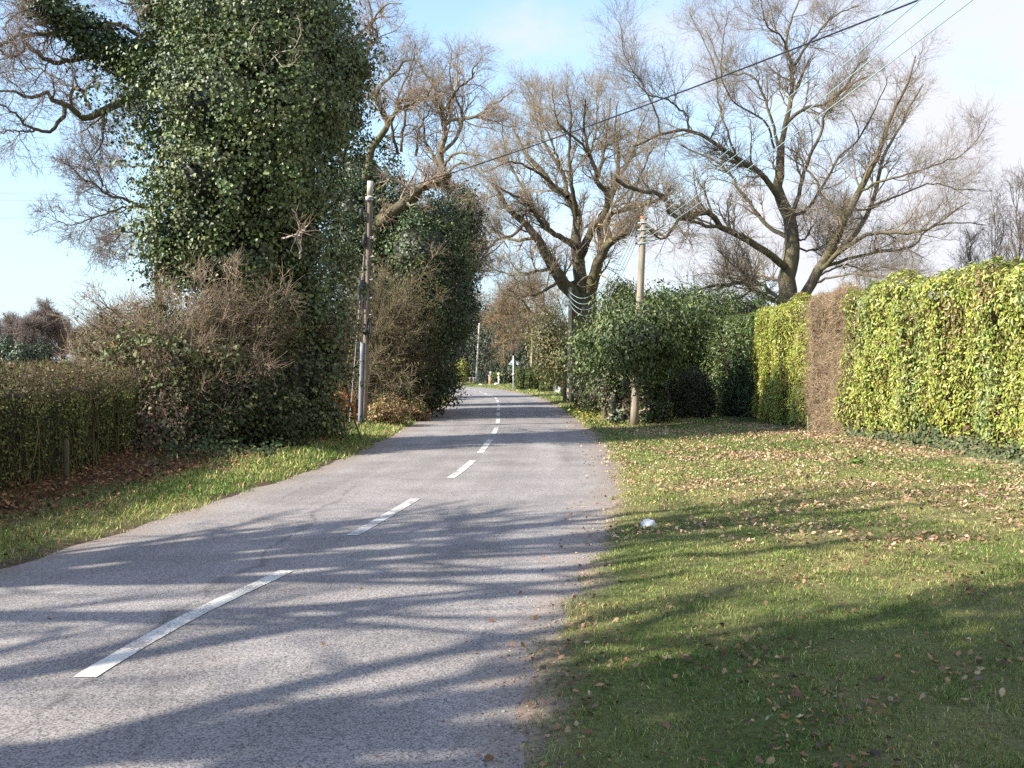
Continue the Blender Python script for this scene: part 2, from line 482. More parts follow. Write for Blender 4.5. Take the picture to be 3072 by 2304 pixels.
    ds = nd(N, 'ShaderNodeMix', data_type='RGBA'); ds.inputs[0].default_value = .12; L.new(tc.outputs['Object'], ds.inputs[6])
    n6 = nd(N, 'ShaderNodeTexNoise', in_Scale=2.0, in_Detail=4.0); L.new(tc.outputs['Object'], n6.inputs['Vector']); L.new(n6.outputs['Color'], ds.inputs[7])
    vk = nd(N, 'ShaderNodeTexVoronoi', feature='DISTANCE_TO_EDGE', in_Scale=.42); L.new(ds.outputs[2], vk.inputs['Vector'])
    ck = nd(N, 'ShaderNodeMapRange', interpolation_type='SMOOTHSTEP'); ck.inputs[1].default_value = .001; ck.inputs[2].default_value = .007; ck.inputs[3].default_value = .86; ck.inputs[4].default_value = 1
    L.new(vk.outputs['Distance'], ck.inputs[0])
    t1_ = nd(N, 'ShaderNodeMath', operation='MULTIPLY'); L.new(tr.outputs[0], t1_.inputs[0]); L.new(ck.outputs[0], t1_.inputs[1])
    t2_ = nd(N, 'ShaderNodeMath', operation='MULTIPLY'); L.new(t1_.outputs[0], t2_.inputs[0]); L.new(mr.outputs[0], t2_.inputs[1])
    mm = nd(N, 'ShaderNodeMath', operation='MULTIPLY'); L.new(inv.outputs[0], mm.inputs[0]); L.new(t2_.outputs[0], mm.inputs[1])
    # sandy grit gathered along both edges
    ab = nd(N, 'ShaderNodeMath', operation='ABSOLUTE'); L.new(sp.outputs['X'], ab.inputs[0])
    nz = nd(N, 'ShaderNodeMath', operation='MULTIPLY_ADD'); nz.inputs[1].default_value = .9; L.new(n4.outputs['Fac'], nz.inputs[0]); L.new(ab.outputs[0], nz.inputs[2])
    gr = nd(N, 'ShaderNodeMapRange', interpolation_type='SMOOTHSTEP'); gr.inputs[1].default_value = 2.25; gr.inputs[2].default_value = 2.85; gr.inputs[3].default_value = 0; gr.inputs[4].default_value = .5
    L.new(nz.outputs[0], gr.inputs[0])
    vm = nd(N, 'ShaderNodeVectorMath', operation='SCALE'); L.new(cr.outputs[0], vm.inputs[0]); L.new(mm.outputs[0], vm.inputs['Scale'])
    mc = nd(N, 'ShaderNodeMix', data_type='RGBA'); mc.inputs[7].default_value = (.25, .19, .145, 1)
    L.new(gr.outputs[0], mc.inputs[0]); L.new(vm.outputs[0], mc.inputs[6])
    p = nd(N, 'ShaderNodeBsdfPrincipled', in_Roughness=.8); p.inputs['Specular IOR Level'].default_value = .3
    L.new(mc.outputs[2], p.inputs['Base Color'])
    b = nd(N, 'ShaderNodeBump', in_Strength=.55, in_Distance=.006); L.new(mixn.outputs[0], b.inputs['Height']); L.new(b.outputs[0], p.inputs['Normal'])
    o = nd(N, 'ShaderNodeOutputMaterial'); L.new(p.outputs[0], o.inputs[0])
    return m
NA = 13
tl = np.linspace(-1, 1, NA)
hw = HW(CLd)
Vr = CLs[:, None, :] + CLn[:, None, :] * (tl[None, :, None] * (hw[:, None, None] + .22))
Zr = np.repeat((.02 * (1 - tl ** 2) - .012)[None], len(CLs), 0)
Vr = np.concatenate([Vr, Zr[..., None]], -1)
UV = np.stack([tl[None] * (hw[:, None] + .22) + 0 * Zr, CLd[:, None] + 0 * Zr], -1).reshape(-1, 2)
I = np.arange(len(CLs) * NA).reshape(len(CLs), NA)
Qr = np.stack([I[:-1, :-1], I[:-1, 1:], I[1:, 1:], I[1:, :-1]], -1).reshape(-1, 4)
road = build('road', Vr.reshape(-1, 3), [Qr], road_mat(), None, None, True, UV)
tag(road, kind='structure')

# centre line dashes, worn
def line_mat():
    m, N, L = mat_new('worn_line_paint')
    tc = nd(N, 'ShaderNodeTexCoord')
    n = nd(N, 'ShaderNodeTexNoise', in_Scale=60.0, in_Detail=4.0); L.new(tc.outputs['Object'], n.inputs['Vector'])
    n2 = nd(N, 'ShaderNodeTexNoise', in_Scale=3.0, in_Detail=5.0); L.new(tc.outputs['Object'], n2.inputs['Vector'])
    ad = nd(N, 'ShaderNodeMath', operation='MULTIPLY'); L.new(n.outputs['Fac'], ad.inputs[0]); L.new(n2.outputs['Fac'], ad.inputs[1])
    cr = nd(N, 'ShaderNodeValToRGB')
    cr.color_ramp.elements[0].position = .17; cr.color_ramp.elements[0].color = (.22, .2, .2, 1)
    cr.color_ramp.elements[1].position = .26; cr.color_ramp.elements[1].color = (.6, .58, .53, 1)
    L.new(ad.outputs[0], cr.inputs[0])
    p = nd(N, 'ShaderNodeBsdfPrincipled', in_Roughness=.6); L.new(cr.outputs[0], p.inputs['Base Color'])
    b = nd(N, 'ShaderNodeBump', in_Strength=.3, in_Distance=.004); L.new(n.outputs['Fac'], b.inputs['Height']); L.new(b.outputs[0], p.inputs['Normal'])
    o = nd(N, 'ShaderNodeOutputMaterial'); L.new(p.outputs[0], o.inputs[0])
    return m
A = Acc()
dash = [(5.62, 8.6), (10.42, 13.35), (15.9, 18.9), (20.6, 24.4), (26.5, 29.6), (31.6, 34.6), (36.6, 39.6), (41.6, 44.6), (46.6, 49.6), (51.6, 54.6), (56.6, 59.6), (61.6, 64.6), (66.6, 69.6), (71.6, 74.6), (76.6, 79.6), (81.6, 84.6), (86.6, 89.6), (92, 95), (.8, 3.8)]
for a, b in dash:
    sa, sb = np.interp([a, b], CLs[:800, 1], CLd[:800])
    ss = np.linspace(sa, sb, 26)
    c = np.stack([np.interp(ss, CLd, CLs[:, 0]), np.interp(ss, CLd, CLs[:, 1])], -1)
    nn = np.stack([np.interp(ss, CLd, CLn[:, 0]), np.interp(ss, CLd, CLn[:, 1])], -1)
    wl = .062 + R.normal(size=26) * .0025
    wr = .062 + R.normal(size=26) * .0025
    V = np.concatenate([np.c_[c - nn * wl[:, None], np.full(26, .0125)], np.c_[c + nn * wr[:, None], np.full(26, .0125)]])
    i = np.arange(25)
    A.add(V, np.stack([i, i + 26, i + 27, i + 1], -1))
cl = A.obj('centre_line', line_mat(), road)

# ------------------------------------------------------------------ bare trees
BARK = (.12, .098, .07)
def bark_cols(n, base=BARK, j=.12): return np.array(base) * np.exp(R.normal(size=(n, 1)) * j)
TW = (.15, .11, .088)

def finish_tree(name, label, cat, loc, thick, fine, group=None, extra=None, twig_col=TW, bark_col=BARK, parts=('trunk', 'crown')):
    """thick: list of (P,R) limbs; fine: list of (P,R) twigs"""
    t = thing(name, label, cat, loc, group)
    a = Acc()
    for P, Rd, sd in thick: a.tubes(P, Rd, sd, bark_cols(len(P), bark_col))
    a.obj(parts[0], M_BARK, t, True)
    b = Acc()
    for P, Rd, sd in fine: b.tubes(P, Rd, sd, bark_cols(len(P), twig_col, .2))
    b.obj(parts[1], M_TWIG, t)
    return t

def twigs(P, Rd, m1, m2, m3, l1=(1.0, 2.2), l2=(.5, 1.1), l3=(.25, .6), up=.05, wig=.2, rmin=.006, ang=(30, 65), t0=.2):
    a = grow(P, Rd, m1, t0, .99, l1, ang, 7, wig, up, .5, .3, rmin * 1.6, .05, True)
    b = grow(*a, m2, .15, .99, l2, ang, 5, wig * 1.1, up, .6, .4, rmin, .02, True)
    c = grow(*b, m3, .15, 1, l3, ang, 4, wig * 1.2, up, .7, .5, rmin * .8, .01, True)
    return [(a[0], a[1], 4), (b[0], b[1], 3), (c[0], c[1], 3)]

def wild_tree(base, H, spread, nl=9, seed_up=.12, m=(9, 7, 6), rt=None, lean=(0, 0), rmin=.008, wig=.2, tw=(1.2, .7, .45), lo=.25):
    """a whole bare tree"""
    base = np.asarray(base, float)
    rt = rt or H * .022
    K = 10
    t = np.linspace(0, 1, K)
    P = base + np.stack([lean[0] * t ** 1.3, lean[1] * t ** 1.3, H * .8 * t - .2], -1) + np.cumsum(R.normal(size=(K, 3)) * .08 * np.array([1, 1, 0]), 0)
    Rd = rt * (1.12 - .9 * t); Rd[0] *= 1.3
    P = P[None]; Rd = Rd[None]
    L1 = grow(P, Rd, nl, lo, .97, (spread * .75, spread * 1.25), (35, 70), 9, wig * .8, seed_up, .62, .3, .02, 9, True)
    L2 = grow(*L1, m[0], .2, .98, (spread * .35, spread * .6), (25, 60), 7, wig, seed_up * .7, .6, .3, rmin * 2, 9, True)
    L3 = grow(*L2, m[1], .15, .99, (tw[0] * .6, tw[0] * 1.3), (25, 60), 6, wig, .05, .6, .4, rmin * 1.3, 9, True)
    L4 = grow(*L3, m[2], .15, 1, (tw[1] * .5, tw[1] * 1.2), (25, 65), 4, wig, .03, .7, .5, rmin, 9, True)
    return [(P, Rd, 9), (L1[0], L1[1], 6), (L2[0], L2[1], 5)], [(L3[0], L3[1], 3), (L4[0], L4[1], 3)]
# ---SECTION2---
# ---- big bare oak standing above the right hedge
ZR = (1900, 0, 1.7466)
D0 = 44.0
it = [
 ([(795, 1900), (800, 1700), (806, 1600), (810, 1500), (815, 1400), (830, 1300), (830, 1200), (815, 1130), (785, 1070), (755, 1000), (765, 920), (770, 840), (775, 760)], 62, 19, 0, 0),
 ([(775, 760), (800, 640), (825, 540), (830, 440), (830, 340), (800, 250), (810, 170), (830, 90), (860, 20), (880, -80)], 19, 3, 0, .6),
 ([(800, 1090), (700, 950), (620, 870), (540, 830), (440, 760), (380, 720), (290, 680), (200, 690), (130, 705), (60, 745), (0, 765)], 22, 6, 0, -3),
 ([(290, 680), (280, 610), (230, 560), (180, 520), (100, 500), (60, 480), (0, 400)], 8, 3, -2, -3),
 ([(140, 700), (120, 600), (60, 470), (-40, 300), (-60, 180)], 7, 2, -2.6, -4),
 ([(815, 1410), (720, 1340), (620, 1270), (520, 1220), (450, 1180), (420, 1140), (380, 1110), (300, 1130), (210, 1135), (180, 1080), (175, 1035), (120, 1010), (0, 990), (-90, 940)], 26, 11, 0, -5),
 ([(460, 1190), (380, 1185), (310, 1165), (240, 1150), (160, 1250), (90, 1210), (40, 1150)], 13, 5, -2.5, -4),
 ([(830, 1260), (760, 1220), (690, 1170), (620, 1080), (560, 1000), (530, 940), (480, 890), (420, 840), (330, 800), (250, 760)], 16, 4, 0, 2.5),
 ([(820, 1140), (860, 1050), (880, 960), (900, 880), (950, 770), (990, 680), (1000, 600), (1080, 520), (1150, 440), (1230, 400)], 16, 4, 0, -2),
 ([(895, 880), (960, 940), (980, 1010), (1030, 1090), (1080, 1150), (1090, 1180)], 8, 5, -1, -2.2),
 ([(850, 1125), (930, 1080), (1000, 960), (1080, 820), (1150, 760), (1230, 640), (1300, 500), (1330, 400)], 11, 3, 0, 3),
 ([(815, 1660), (840, 1590), (900, 1540), (950, 1440), (1000, 1370), (1060, 1260), (1120, 1130), (1180, 1010), (1250, 870), (1310, 740), (1350, 620), (1400, 520), (1450, 400), (1480, 290)], 40, 4, 0, -2),
 ([(1020, 1350), (1150, 1240), (1220, 1130), (1260, 1030), (1290, 900), (1330, 780), (1400, 660), (1450, 560), (1520, 440)], 20, 4, -.8, 2),
 ([(985, 1410), (1100, 1310), (1230, 1230), (1340, 1220), (1460, 1220), (1560, 1190), (1660, 1120), (1760, 1060)], 18, 3, -.8, -3.4),
 ([(990, 1400), (1150, 1350), (1280, 1320), (1400, 1310), (1480, 1280), (1530, 1210), (1650, 1170), (1850, 1180)], 12, 3, -.8, 1.5),
 ([(1190, 1000), (1300, 950), (1420, 920), (1540, 880), (1700, 820), (1800, 740), (1850, 640)], 9, 2, -1.2, -4),
 ([(1240, 1080), (1400, 1020), (1550, 960), (1700, 990), (1880, 1000)], 8, 2, -.5, 3),
 ([(800, 1600), (700, 1560), (620, 1510), (560, 1480), (500, 1490), (400, 1500), (320, 1530), (220, 1570)], 20, 4, 0, -4),
 ([(800, 1600), (700, 1510), (640, 1470), (540, 1400), (500, 1370), (440, 1310)], 15, 4, 0, -2),
 ([(800, 1480), (700, 1455), (620, 1450), (560, 1460)], 11, 4, 0, 2),
 ([(795, 660), (860, 590), (920, 560), (1000, 550), (1080, 490), (1130, 430), (1180, 340), (1230, 300)], 13, 4, 0, -1.5),
 ([(765, 780), (720, 620), (680, 510), (650, 430), (600, 390), (500, 380), (440, 300), (380, 160)], 11, 3, 0, 2),
 ([(540, 830), (450, 560), (440, 470), (420, 330), (360, 200), (300, 80)], 8, 2, -1.5, -.5),
 ([(848, 340), (900, 250), (960, 180), (1030, 100), (1100, 60), (1180, 30)], 10, 3, .2, 2),
 ([(805, 260), (770, 180), (700, 140), (680, 60), (660, -30)], 8, 2, .2, -2),
 ([(740, 780), (690, 640), (560, 560), (500, 500), (460, 380), (470, 200), (500, 60)], 8, 2, 0, -2.6),
 ([(860, 1260), (900, 1250), (930, 1200), (960, 1150)], 7, 3, 0, 1.5),
 ([(835, 1290), (900, 1310), (980, 1300), (1100, 1180)], 8, 3, 0, 2),
 ([(960, 1480), (1050, 1450), (1200, 1440), (1340, 1480), (1420, 1520)], 9, 2, -.5, -3),
 ([(960, 1450), (1100, 1390), (1220, 1420), (1330, 1400), (1440, 1430)], 8, 2, -.5, 2.6),
]
it = [(q[0], q[1] * (.78 if i else 1), q[2] * (.8 if i else 1), q[3], q[4]) for i, q in enumerate(it)]
P, Rd = limbs(ZR, it, D0)
n = len(P)
m1 = np.full(n, 20); m1[0] = 3
tw = twigs(P, Rd, m1, 10, 6, (1.0, 2.7), (.6, 1.5), (.35, .85), .06, .2, .004)
tw[0] = (tw[0][0], tw[0][1], 4)
bx = at(2360, 1150, D0)
oak_r = finish_tree('oak_tree', 'tall bare spreading oak rising behind the yellow green hedge, forked low down', 'tree', (bx[0], D0, 0),
                    [(P, Rd, 9)], tw, group=None, twig_col=(.23, .185, .13))

# ---- massive old oak in the middle distance
ZM = (900, 0, 1.8436)
D1 = 50.0
it = [
 ([(1600, 2250), (1595, 2050), (1580, 1850), (1575, 1700), (1570, 1620), (1555, 1540)], 120, 62, 0, 0),
 ([(1560, 1640), (1540, 1450), (1530, 1350), (1530, 1250), (1530, 1180), (1480, 1080), (1400, 1040), (1380, 1000), (1330, 940), (1250, 850), (1200, 740)], 50, 6, 0, 3),
 ([(1530, 1370), (1440, 1310), (1370, 1270), (1300, 1180), (1230, 1100), (1140, 1060), (1060, 1010)], 22, 4, 0, -3),
 ([(1550, 1420), (1620, 1260), (1680, 1200), (1700, 1130), (1690, 1050), (1640, 1010), (1640, 940), (1600, 850), (1570, 700), (1580, 550)], 30, 4, 0, -2),
 ([(1590, 1680), (1640, 1480), (1680, 1390), (1720, 1330), (1790, 1290), (1860, 1250), (1900, 1230), (1940, 1270), (2028, 1310)], 48, 7, 0, -3.5),
 ([(1690, 1390), (1660, 1300), (1665, 1200), (1700, 1140), (1750, 1000), (1760, 850), (1740, 700), (1760, 560)], 27, 3, -.5, 1),
 ([(1720, 1340), (1700, 1250), (1720, 1180), (1800, 1160), (1900, 1130), (1990, 1100), (2050, 1030)], 22, 6, -1, -4),
 ([(1545, 1760), (1520, 1640), (1450, 1560), (1400, 1480), (1340, 1370), (1300, 1300), (1240, 1230), (1160, 1170), (1130, 1120), (1100, 1060), (1060, 1020)], 55, 6, 0, -2),
 ([(1340, 1380), (1300, 1320), (1200, 1330), (1120, 1300), (1050, 1250), (1000, 1200)], 14, 3, -1, 2),
 ([(1480, 1090), (1450, 950), (1380, 850), (1320, 700), (1290, 560), (1250, 450)], 16, 3, 1, 4),
 ([(1530, 1190), (1500, 1000), (1490, 850), (1500, 650), (1470, 480)], 17, 3, 0, -2.5),
 ([(1640, 1010), (1680, 850), (1700, 700), (1720, 540)], 14, 3, -1, 2.5),
 ([(1640, 950), (1560, 800), (1440, 700), (1400, 560), (1400, 470)], 11, 2, -1, -4),
 ([(1380, 1000), (1260, 920), (1150, 900), (1080, 930), (1000, 960)], 11, 2, 2, -2),
 ([(1300, 1180), (1220, 1020), (1150, 880), (1120, 720), (1130, 600)], 11, 2, -1, 1),
 ([(1750, 1010), (1830, 880), (1880, 720), (1930, 600)], 11, 2, 0, 3),
 ([(1800, 1160), (1870, 1000), (1930, 860), (1990, 760)], 11, 3, -2, -4),
 ([(1600, 860), (1640, 720), (1640, 580), (1650, 490)], 8, 2, -2, 1),
 ([(1450, 950), (1400, 800), (1330, 640), (1340, 500)], 9, 2, 2, -1),
 ([(1240, 1230), (1180, 1300), (1090, 1330), (1000, 1440), (940, 1540), (880, 1590)], 11, 3, -2, -3),
 ([(1400, 1480), (1320, 1500), (1200, 1520), (1100, 1500), (1020, 1450)], 12, 3, -1, 3),
 ([(1440, 1550), (1330, 1620), (1230, 1640), (1150, 1600)], 12, 3, -1, -3),
]
it = [(q[0], q[1] * (.85 if i else 1), q[2] * (.85 if i else 1), q[3], q[4]) for i, q in enumerate(it)]
P, Rd = limbs(ZM, it, D1)
m1 = np.full(len(P), 18); m1[0] = 2
tw = twigs(P, Rd, m1, 10, 6, (1.0, 2.7), (.6, 1.4), (.3, .8), .07, .23, .0048)
mid_oak = finish_tree('oak_tree', 'massive old bare oak with thick dark limbs behind the second telegraph pole', 'tree', at(1740, 1150, D1) * [1, 1, 0],
            [(P, Rd, 9)], tw, twig_col=(.27, .215, .145))

# a snapped dead branch hanging in front of the old oak's trunk
a = Acc()
Pz, Rz = limbs((1600, 600, 2.304), [([(440, 548), (400, 525), (360, 530), (330, 555), (305, 585)], 6, 5, -1.1, -1.5), ([(305, 585), (340, 600), (415, 585), (440, 560)], 6, 2, -1.5, -1.2)], D1, 14, .01)
a.tubes(Pz, Rz, 6, (.33, .24, .15), True)
a.obj('dead_branch', M_BARK, mid_oak, True)

# ---- oak behind the left telegraph pole, limbs reaching over the road
D2 = 37.0
it = [
 ([(420, 2320), (400, 2000), (380, 1700), (400, 1400), (440, 1210), (520, 1150)], 40, 30, 0, 0),
 ([(430, 1240), (520, 1165), (600, 1110), (660, 1050), (740, 1010), (800, 985), (820, 960)], 34, 24, 0, -1),
 ([(800, 990), (785, 930), (780, 850), (800, 750), (790, 650), (750, 560), (740, 470), (680, 400), (650, 330)], 22, 4, -1, 0),
 ([(800, 600), (820, 580), (870, 490), (940, 440), (960, 380), (1000, 330)], 10, 3, -.6, -2),
 ([(790, 690), (850, 665), (900, 660), (1010, 630), (1040, 580), (1090, 570), (1180, 500)], 12, 3, -.5, -3),
 ([(360, 1000), (400, 820), (450, 750), (490, 680), (450, 600), (430, 550), (440, 480), (490, 430), (540, 390), (570, 350), (640, 320)], 24, 4, 1, 0),
 ([(490, 680), (540, 610), (620, 570), (680, 540), (710, 520), (730, 470)], 13, 3, .5, -2),
 ([(330, 700), (290, 480), (270, 270), (290, 210), (370, 160), (400, 120), (390, 50), (360, -40)], 16, 4, 2, 2),
 ([(320, 560), (350, 300), (420, 230), (430, 180), (400, 140), (430, 70), (480, 20), (560, 20)], 13, 3, 2, -1),
 ([(785, 930), (850, 850), (920, 850), (1000, 860), (1060, 900)], 9, 2, -1, -3),
 ([(800, 980), (760, 900), (700, 800), (680, 680), (620, 560)], 11, 3, -1, 2),
 ([(780, 850), (870, 760), (900, 640), (860, 540), (830, 430), (840, 300), (820, 230)], 11, 2, -1, 1.5),
 ([(560, 840), (570, 700), (600, 560), (610, 420), (650, 330)], 9, 2, 1, 1),
 ([(540, 850), (510, 700), (560, 500), (620, 350), (640, 240)], 9, 2, 1, -1),
 ([(640, 860), (660, 720), (720, 600), (760, 480)], 8, 2, 1, 2),
 ([(800, 980), (880, 900), (960, 930), (1060, 1000)], 8, 2, -1, -4),
 ([(400, 1660), (560, 1640), (740, 1640), (860, 1600), (960, 1500), (1000, 1440), (1080, 1380), (1120, 1330), (1150, 1370)], 12, 3, 0, 6),
 ([(395, 1760), (560, 1740), (700, 1720), (760, 1700), (830, 1560), (900, 1490), (990, 1430), (1010, 1350)], 13, 3, 0, 4),
]
P, Rd = limbs(ZM, it, D2)
m1 = np.full(len(P), 14); m1[0] = 3
tw = twigs(P, Rd, m1, 9, 6, (.8, 2.1), (.5, 1.1), (.25, .6), .03, .28, .0042)
t = finish_tree('oak_tree', 'crooked bare oak with ivy clad trunk behind the left telegraph pole', 'tree', at(1130, 1260, D2) * [1, 1, 0],
                [(P, Rd, 8)], tw, twig_col=(.26, .2, .14))
# its ivy
IVYC = [(.05, .08, .028), (.07, .105, .035), (.1, .13, .045), (.035, .055, .02)]
a = Acc()
E = [ell(1268, 770, 37, 115, 120, 2.0), ell(1200, 660, 38.5, 90, 95, 1.6), ell(1090, 560, 39, 85, 110, 1.5), ell(1290, 890, 38, 110, 130, 1.7), ell(1150, 900, 38, 120, 190, 1.6),
     ell(1330, 680, 40, 80, 60, 1.4), ell(1130, 1080, 37.5, 110, 120, 1.2), ell(1060, 700, 38, 75, 160, 1.4)]
core(a, E)
foliage(a, E, 5200, 13, .16, .075, 'ivy', IVYC, [4, 3, 1.2, 3], lump=.32)
a.obj('ivy', M_IVY, t)

# ---- ivy clad tree, left foreground
D3 = 23.4
ZL = (0, 0, 2.011)
it = [
 ([(1790, 2700), (1740, 2200), (1640, 1700), (1500, 1200), (1420, 700), (1380, 200), (1370, -100), (1360, -250)], 70, 26, 0, 0),
 ([(930, 560), (780, 590), (700, 620), (610, 680), (510, 710), (440, 650), (380, 620), (330, 600), (290, 570), (200, 580), (150, 580), (60, 545), (-60, 560)], 30, 5, 0, -2),
 ([(380, 620), (390, 690), (350, 750), (310, 790), (240, 790), (180, 770), (130, 720), (60, 660), (0, 630), (-80, 610)], 14, 4, -.8, -2.6),
 ([(240, 790), (170, 790), (90, 790), (0, 795), (-60, 830)], 7, 3, -1.6, -2.2),
 ([(545, 660), (500, 570), (470, 530), (440, 560), (420, 620)], 11, 5, -.6, -.2),
 ([(490, 545), (560, 520), (575, 470), (555, 430), (500, 390)], 8, 3, -.5, .6),
 ([(560, 330), (470, 350), (380, 370), (290, 370), (240, 330), (170, 280), (150, 240), (130, 210), (60, 250), (0, 275), (-60, 330)], 17, 9, -.4, -2),
 ([(980, 330), (930, 270), (860, 230), (800, 180), (720, 145), (600, 155), (500, 165), (400, 185), (290, 200), (200, 210), (130, 205)], 11, 14, 0, -1.6),
 ([(150, 270), (130, 320), (60, 340), (0, 305), (-60, 290)], 10, 6, -1.3, -2.4),
 ([(480, 540), (440, 520), (380, 500), (300, 450), (220, 420), (100, 420), (0, 440)], 8, 3, -.5, 1.6),
 ([(1100, 700), (900, 480), (700, 330), (540, 280), (450, 130), (280, 20), (150, -80), (40, -250)], 34, 16, 0, 0.5),
 ([(300, 200), (240, 110), (180, 60), (60, 90), (-40, 130)], 6, 2, -1.5, -3),
 ([(60, 250), (20, 160), (90, 90), (160, 20), (180, -60)], 6, 2, -2, -1),
 ([(1180, 30), (1040, 10), (900, 5), (760, 20), (640, -40)], 10, 4, 0, -1),
]
P, Rd = limbs(ZL, it, D3)
m1 = np.full(len(P), 10); m1[0] = 0; m1[10] = 3; m1[7] = 8
tw = twigs(P, Rd, m1, 7, 5, (.6, 1.6), (.4, .85), (.2, .5), .0, .26, .0042)
ivy_tree = finish_tree('ivy_clad_tree', 'huge tree smothered in dark glossy ivy, crooked bare limbs reaching left', 'tree', at(870, 1310, 24.5) * [1, 1, 0],
                       [(P, Rd, 9)], tw, twig_col=(.2, .155, .13))
a = Acc()
E = [ell(750, 60, 24.2, 215, 190, 1.6), ell(690, 330, 23.6, 250, 180, 1.6), ell(660, 540, 23.5, 200, 180, 1.5), ell(610, 700, 23.5, 160, 120, 1.3), ell(850, 260, 24.6, 180, 250, 1.5),
     ell(920, 130, 25, 100, 210, 1.3), ell(960, 330, 25, 105, 130, 1.2), ell(850, 500, 24.3, 130, 190, 1.2), ell(870, 720, 24.8, 120, 170, 1.0), ell(900, 920, 24.8, 100, 150, .9), ell(700, 800, 23.6, 170, 130, 1.1), ell(545, 790, 23.6, 100, 70, .9),
     ell(890, 1120, 24.6, 95, 150, .9), ell(865, 1250, 24.5, 85, 70, .8), ell(1050, 200, 25.6, 75, 60, .8),]
E = [(CO + (c_ - CO) * .935, r_ * .935) for c_, r_ in E]
core(a, E, .74)
foliage(a, E, 15500, 16, .17, .06, 'ivy', [(.075, .108, .034), (.1, .135, .042), (.14, .17, .054), (.045, .066, .023)], [4, 3, 1.8, 2], lump=.4, up=.2, inner=.1, sizej=.25, spread=.42, gap=-.4, relief=.24, droop=.9)
# ivied side limb
E2 = [(CO + (c_ - CO) * .99, r_ * .99) for c_, r_ in [ell(455, 215, 23.8, 42, 38, .5), ell(400, 185, 23.4, 44, 34, .45), ell(350, 150, 23.2, 46, 36, .45), ell(290, 125, 22.8, 44, 40, .45), ell(245, 85, 22.6, 40, 36, .4), ell(190, 50, 22.4, 44, 28, .4),
      ell(130, 5, 22.2, 45, 30, .4), ell(500, 80, 24, 40, 60, .5), ell(470, 0, 24, 50, 40, .5)]]
foliage(a, E2, 1250, 13, .14, .064, 'ivy', [(.06, .09, .035), (.08, .115, .045), (.11, .14, .05), (.045, .07, .03)], [3, 3, 1.5, 2], lump=.3)
foliage(a, [ell(820, 400, 23.2, 110, 60, .6), ell(820, 350, 23.3, 80, 70, .6), ell(900, 260, 24.2, 60, 50, .5)], 520, 14, .13, .066, 'ivy', [(.12, .16, .045), (.16, .19, .055), (.09, .12, .035)], None, lump=.3)
a.obj('ivy', M_IVY, ivy_tree)
# pale dead twigs and bare shoots pushing out of the ivy
Pd, Rdd = limbs(ZL, [([(1620, 470), (1560, 340), (1500, 250), (1520, 180), (1560, 130)], 3, 2, -2.6, -3.2), ([(1600, 400), (1690, 320), (1780, 280), (1810, 180), (1790, 90)], 4, 2, -2.6, -3), ([(1640, 330), (1700, 400), (1780, 370), (1800, 300)], 3, 2, -2.8, -3.2),
                     ([(1380, 480), (1360, 380), (1290, 280), (1260, 200)], 3, 1.5, -2.2, -2.5), ([(1700, 1440), (1800, 1400), (1790, 1300), (1760, 1260)], 7, 4, -2.3, -2.9), ([(1800, 1430), (1830, 1390), (1860, 1360)], 6, 3, -2.8, -3),
                     ([(1810, 1560), (1815, 1450), (1760, 1410)], 6, 3, -2.6, -2.9)], D3, 12, .015)
for i_, j_ in ((0, 3), (3, 4), (4, 7)):
    b = Acc()
    g1 = grow(Pd[i_:j_], Rdd[i_:j_], 8, .2, 1, (.25, .6), (30, 60), 5, .25, 0, .6, .4, .004, .02, True)
    b.tubes(Pd[i_:j_], Rdd[i_:j_], 5, (.36, .3, .25)); b.tubes(*g1, 3, (.3, .23, .17))
    b.obj('dead_spray', M_TWIG, ivy_tree)

# ---- lighter bare tree just behind it, left
it = [
 ([(960, 2300), (960, 1900), (950, 1500), (940, 1200), (1000, 800), (1040, 500)], 30, 10, 0, 0),
 ([(945, 1300), (910, 1260), (830, 1230), (740, 1195), (660, 1180), (620, 1150), (560, 1100), (500, 1080), (430, 1010), (360, 960)], 12, 3, 0, -2),
 ([(910, 1262), (840, 1250), (760, 1250), (640, 1290), (540, 1320), (440, 1360), (320, 1330)], 9, 2, 0, -3),
 ([(970, 1020), (870, 1000), (760, 1000), (680, 960), (600, 880), (540, 850)], 8, 2, 0, 2),
 ([(945, 1450), (850, 1420), (760, 1395), (700, 1440), (600, 1500)], 8, 2, 0, -1),
 ([(945, 1350), (830, 1350), (740, 1370), (640, 1420), (560, 1440)], 6, 2, 0, 2),
 ([(990, 880), (900, 800), (820, 700), (760, 680), (700, 690)], 7, 2, 0, -2),
 ([(660, 1180), (600, 1060), (560, 980), (520, 900)], 5, 2, -1, -2),
]
P, Rd = limbs(ZL, it, 34.0)
m1 = np.full(len(P), 16); m1[0] = 0
tw = twigs(P, Rd, m1, 8, 5, (.8, 1.8), (.4, .9), (.25, .55), .02, .22, .006)
finish_tree('bare_tree', 'slender bare tree half hidden behind the ivy clad one, branches to its left', 'tree', at(477, 1200, 34) * [1, 1, 0], [(P, Rd, 6)], tw)

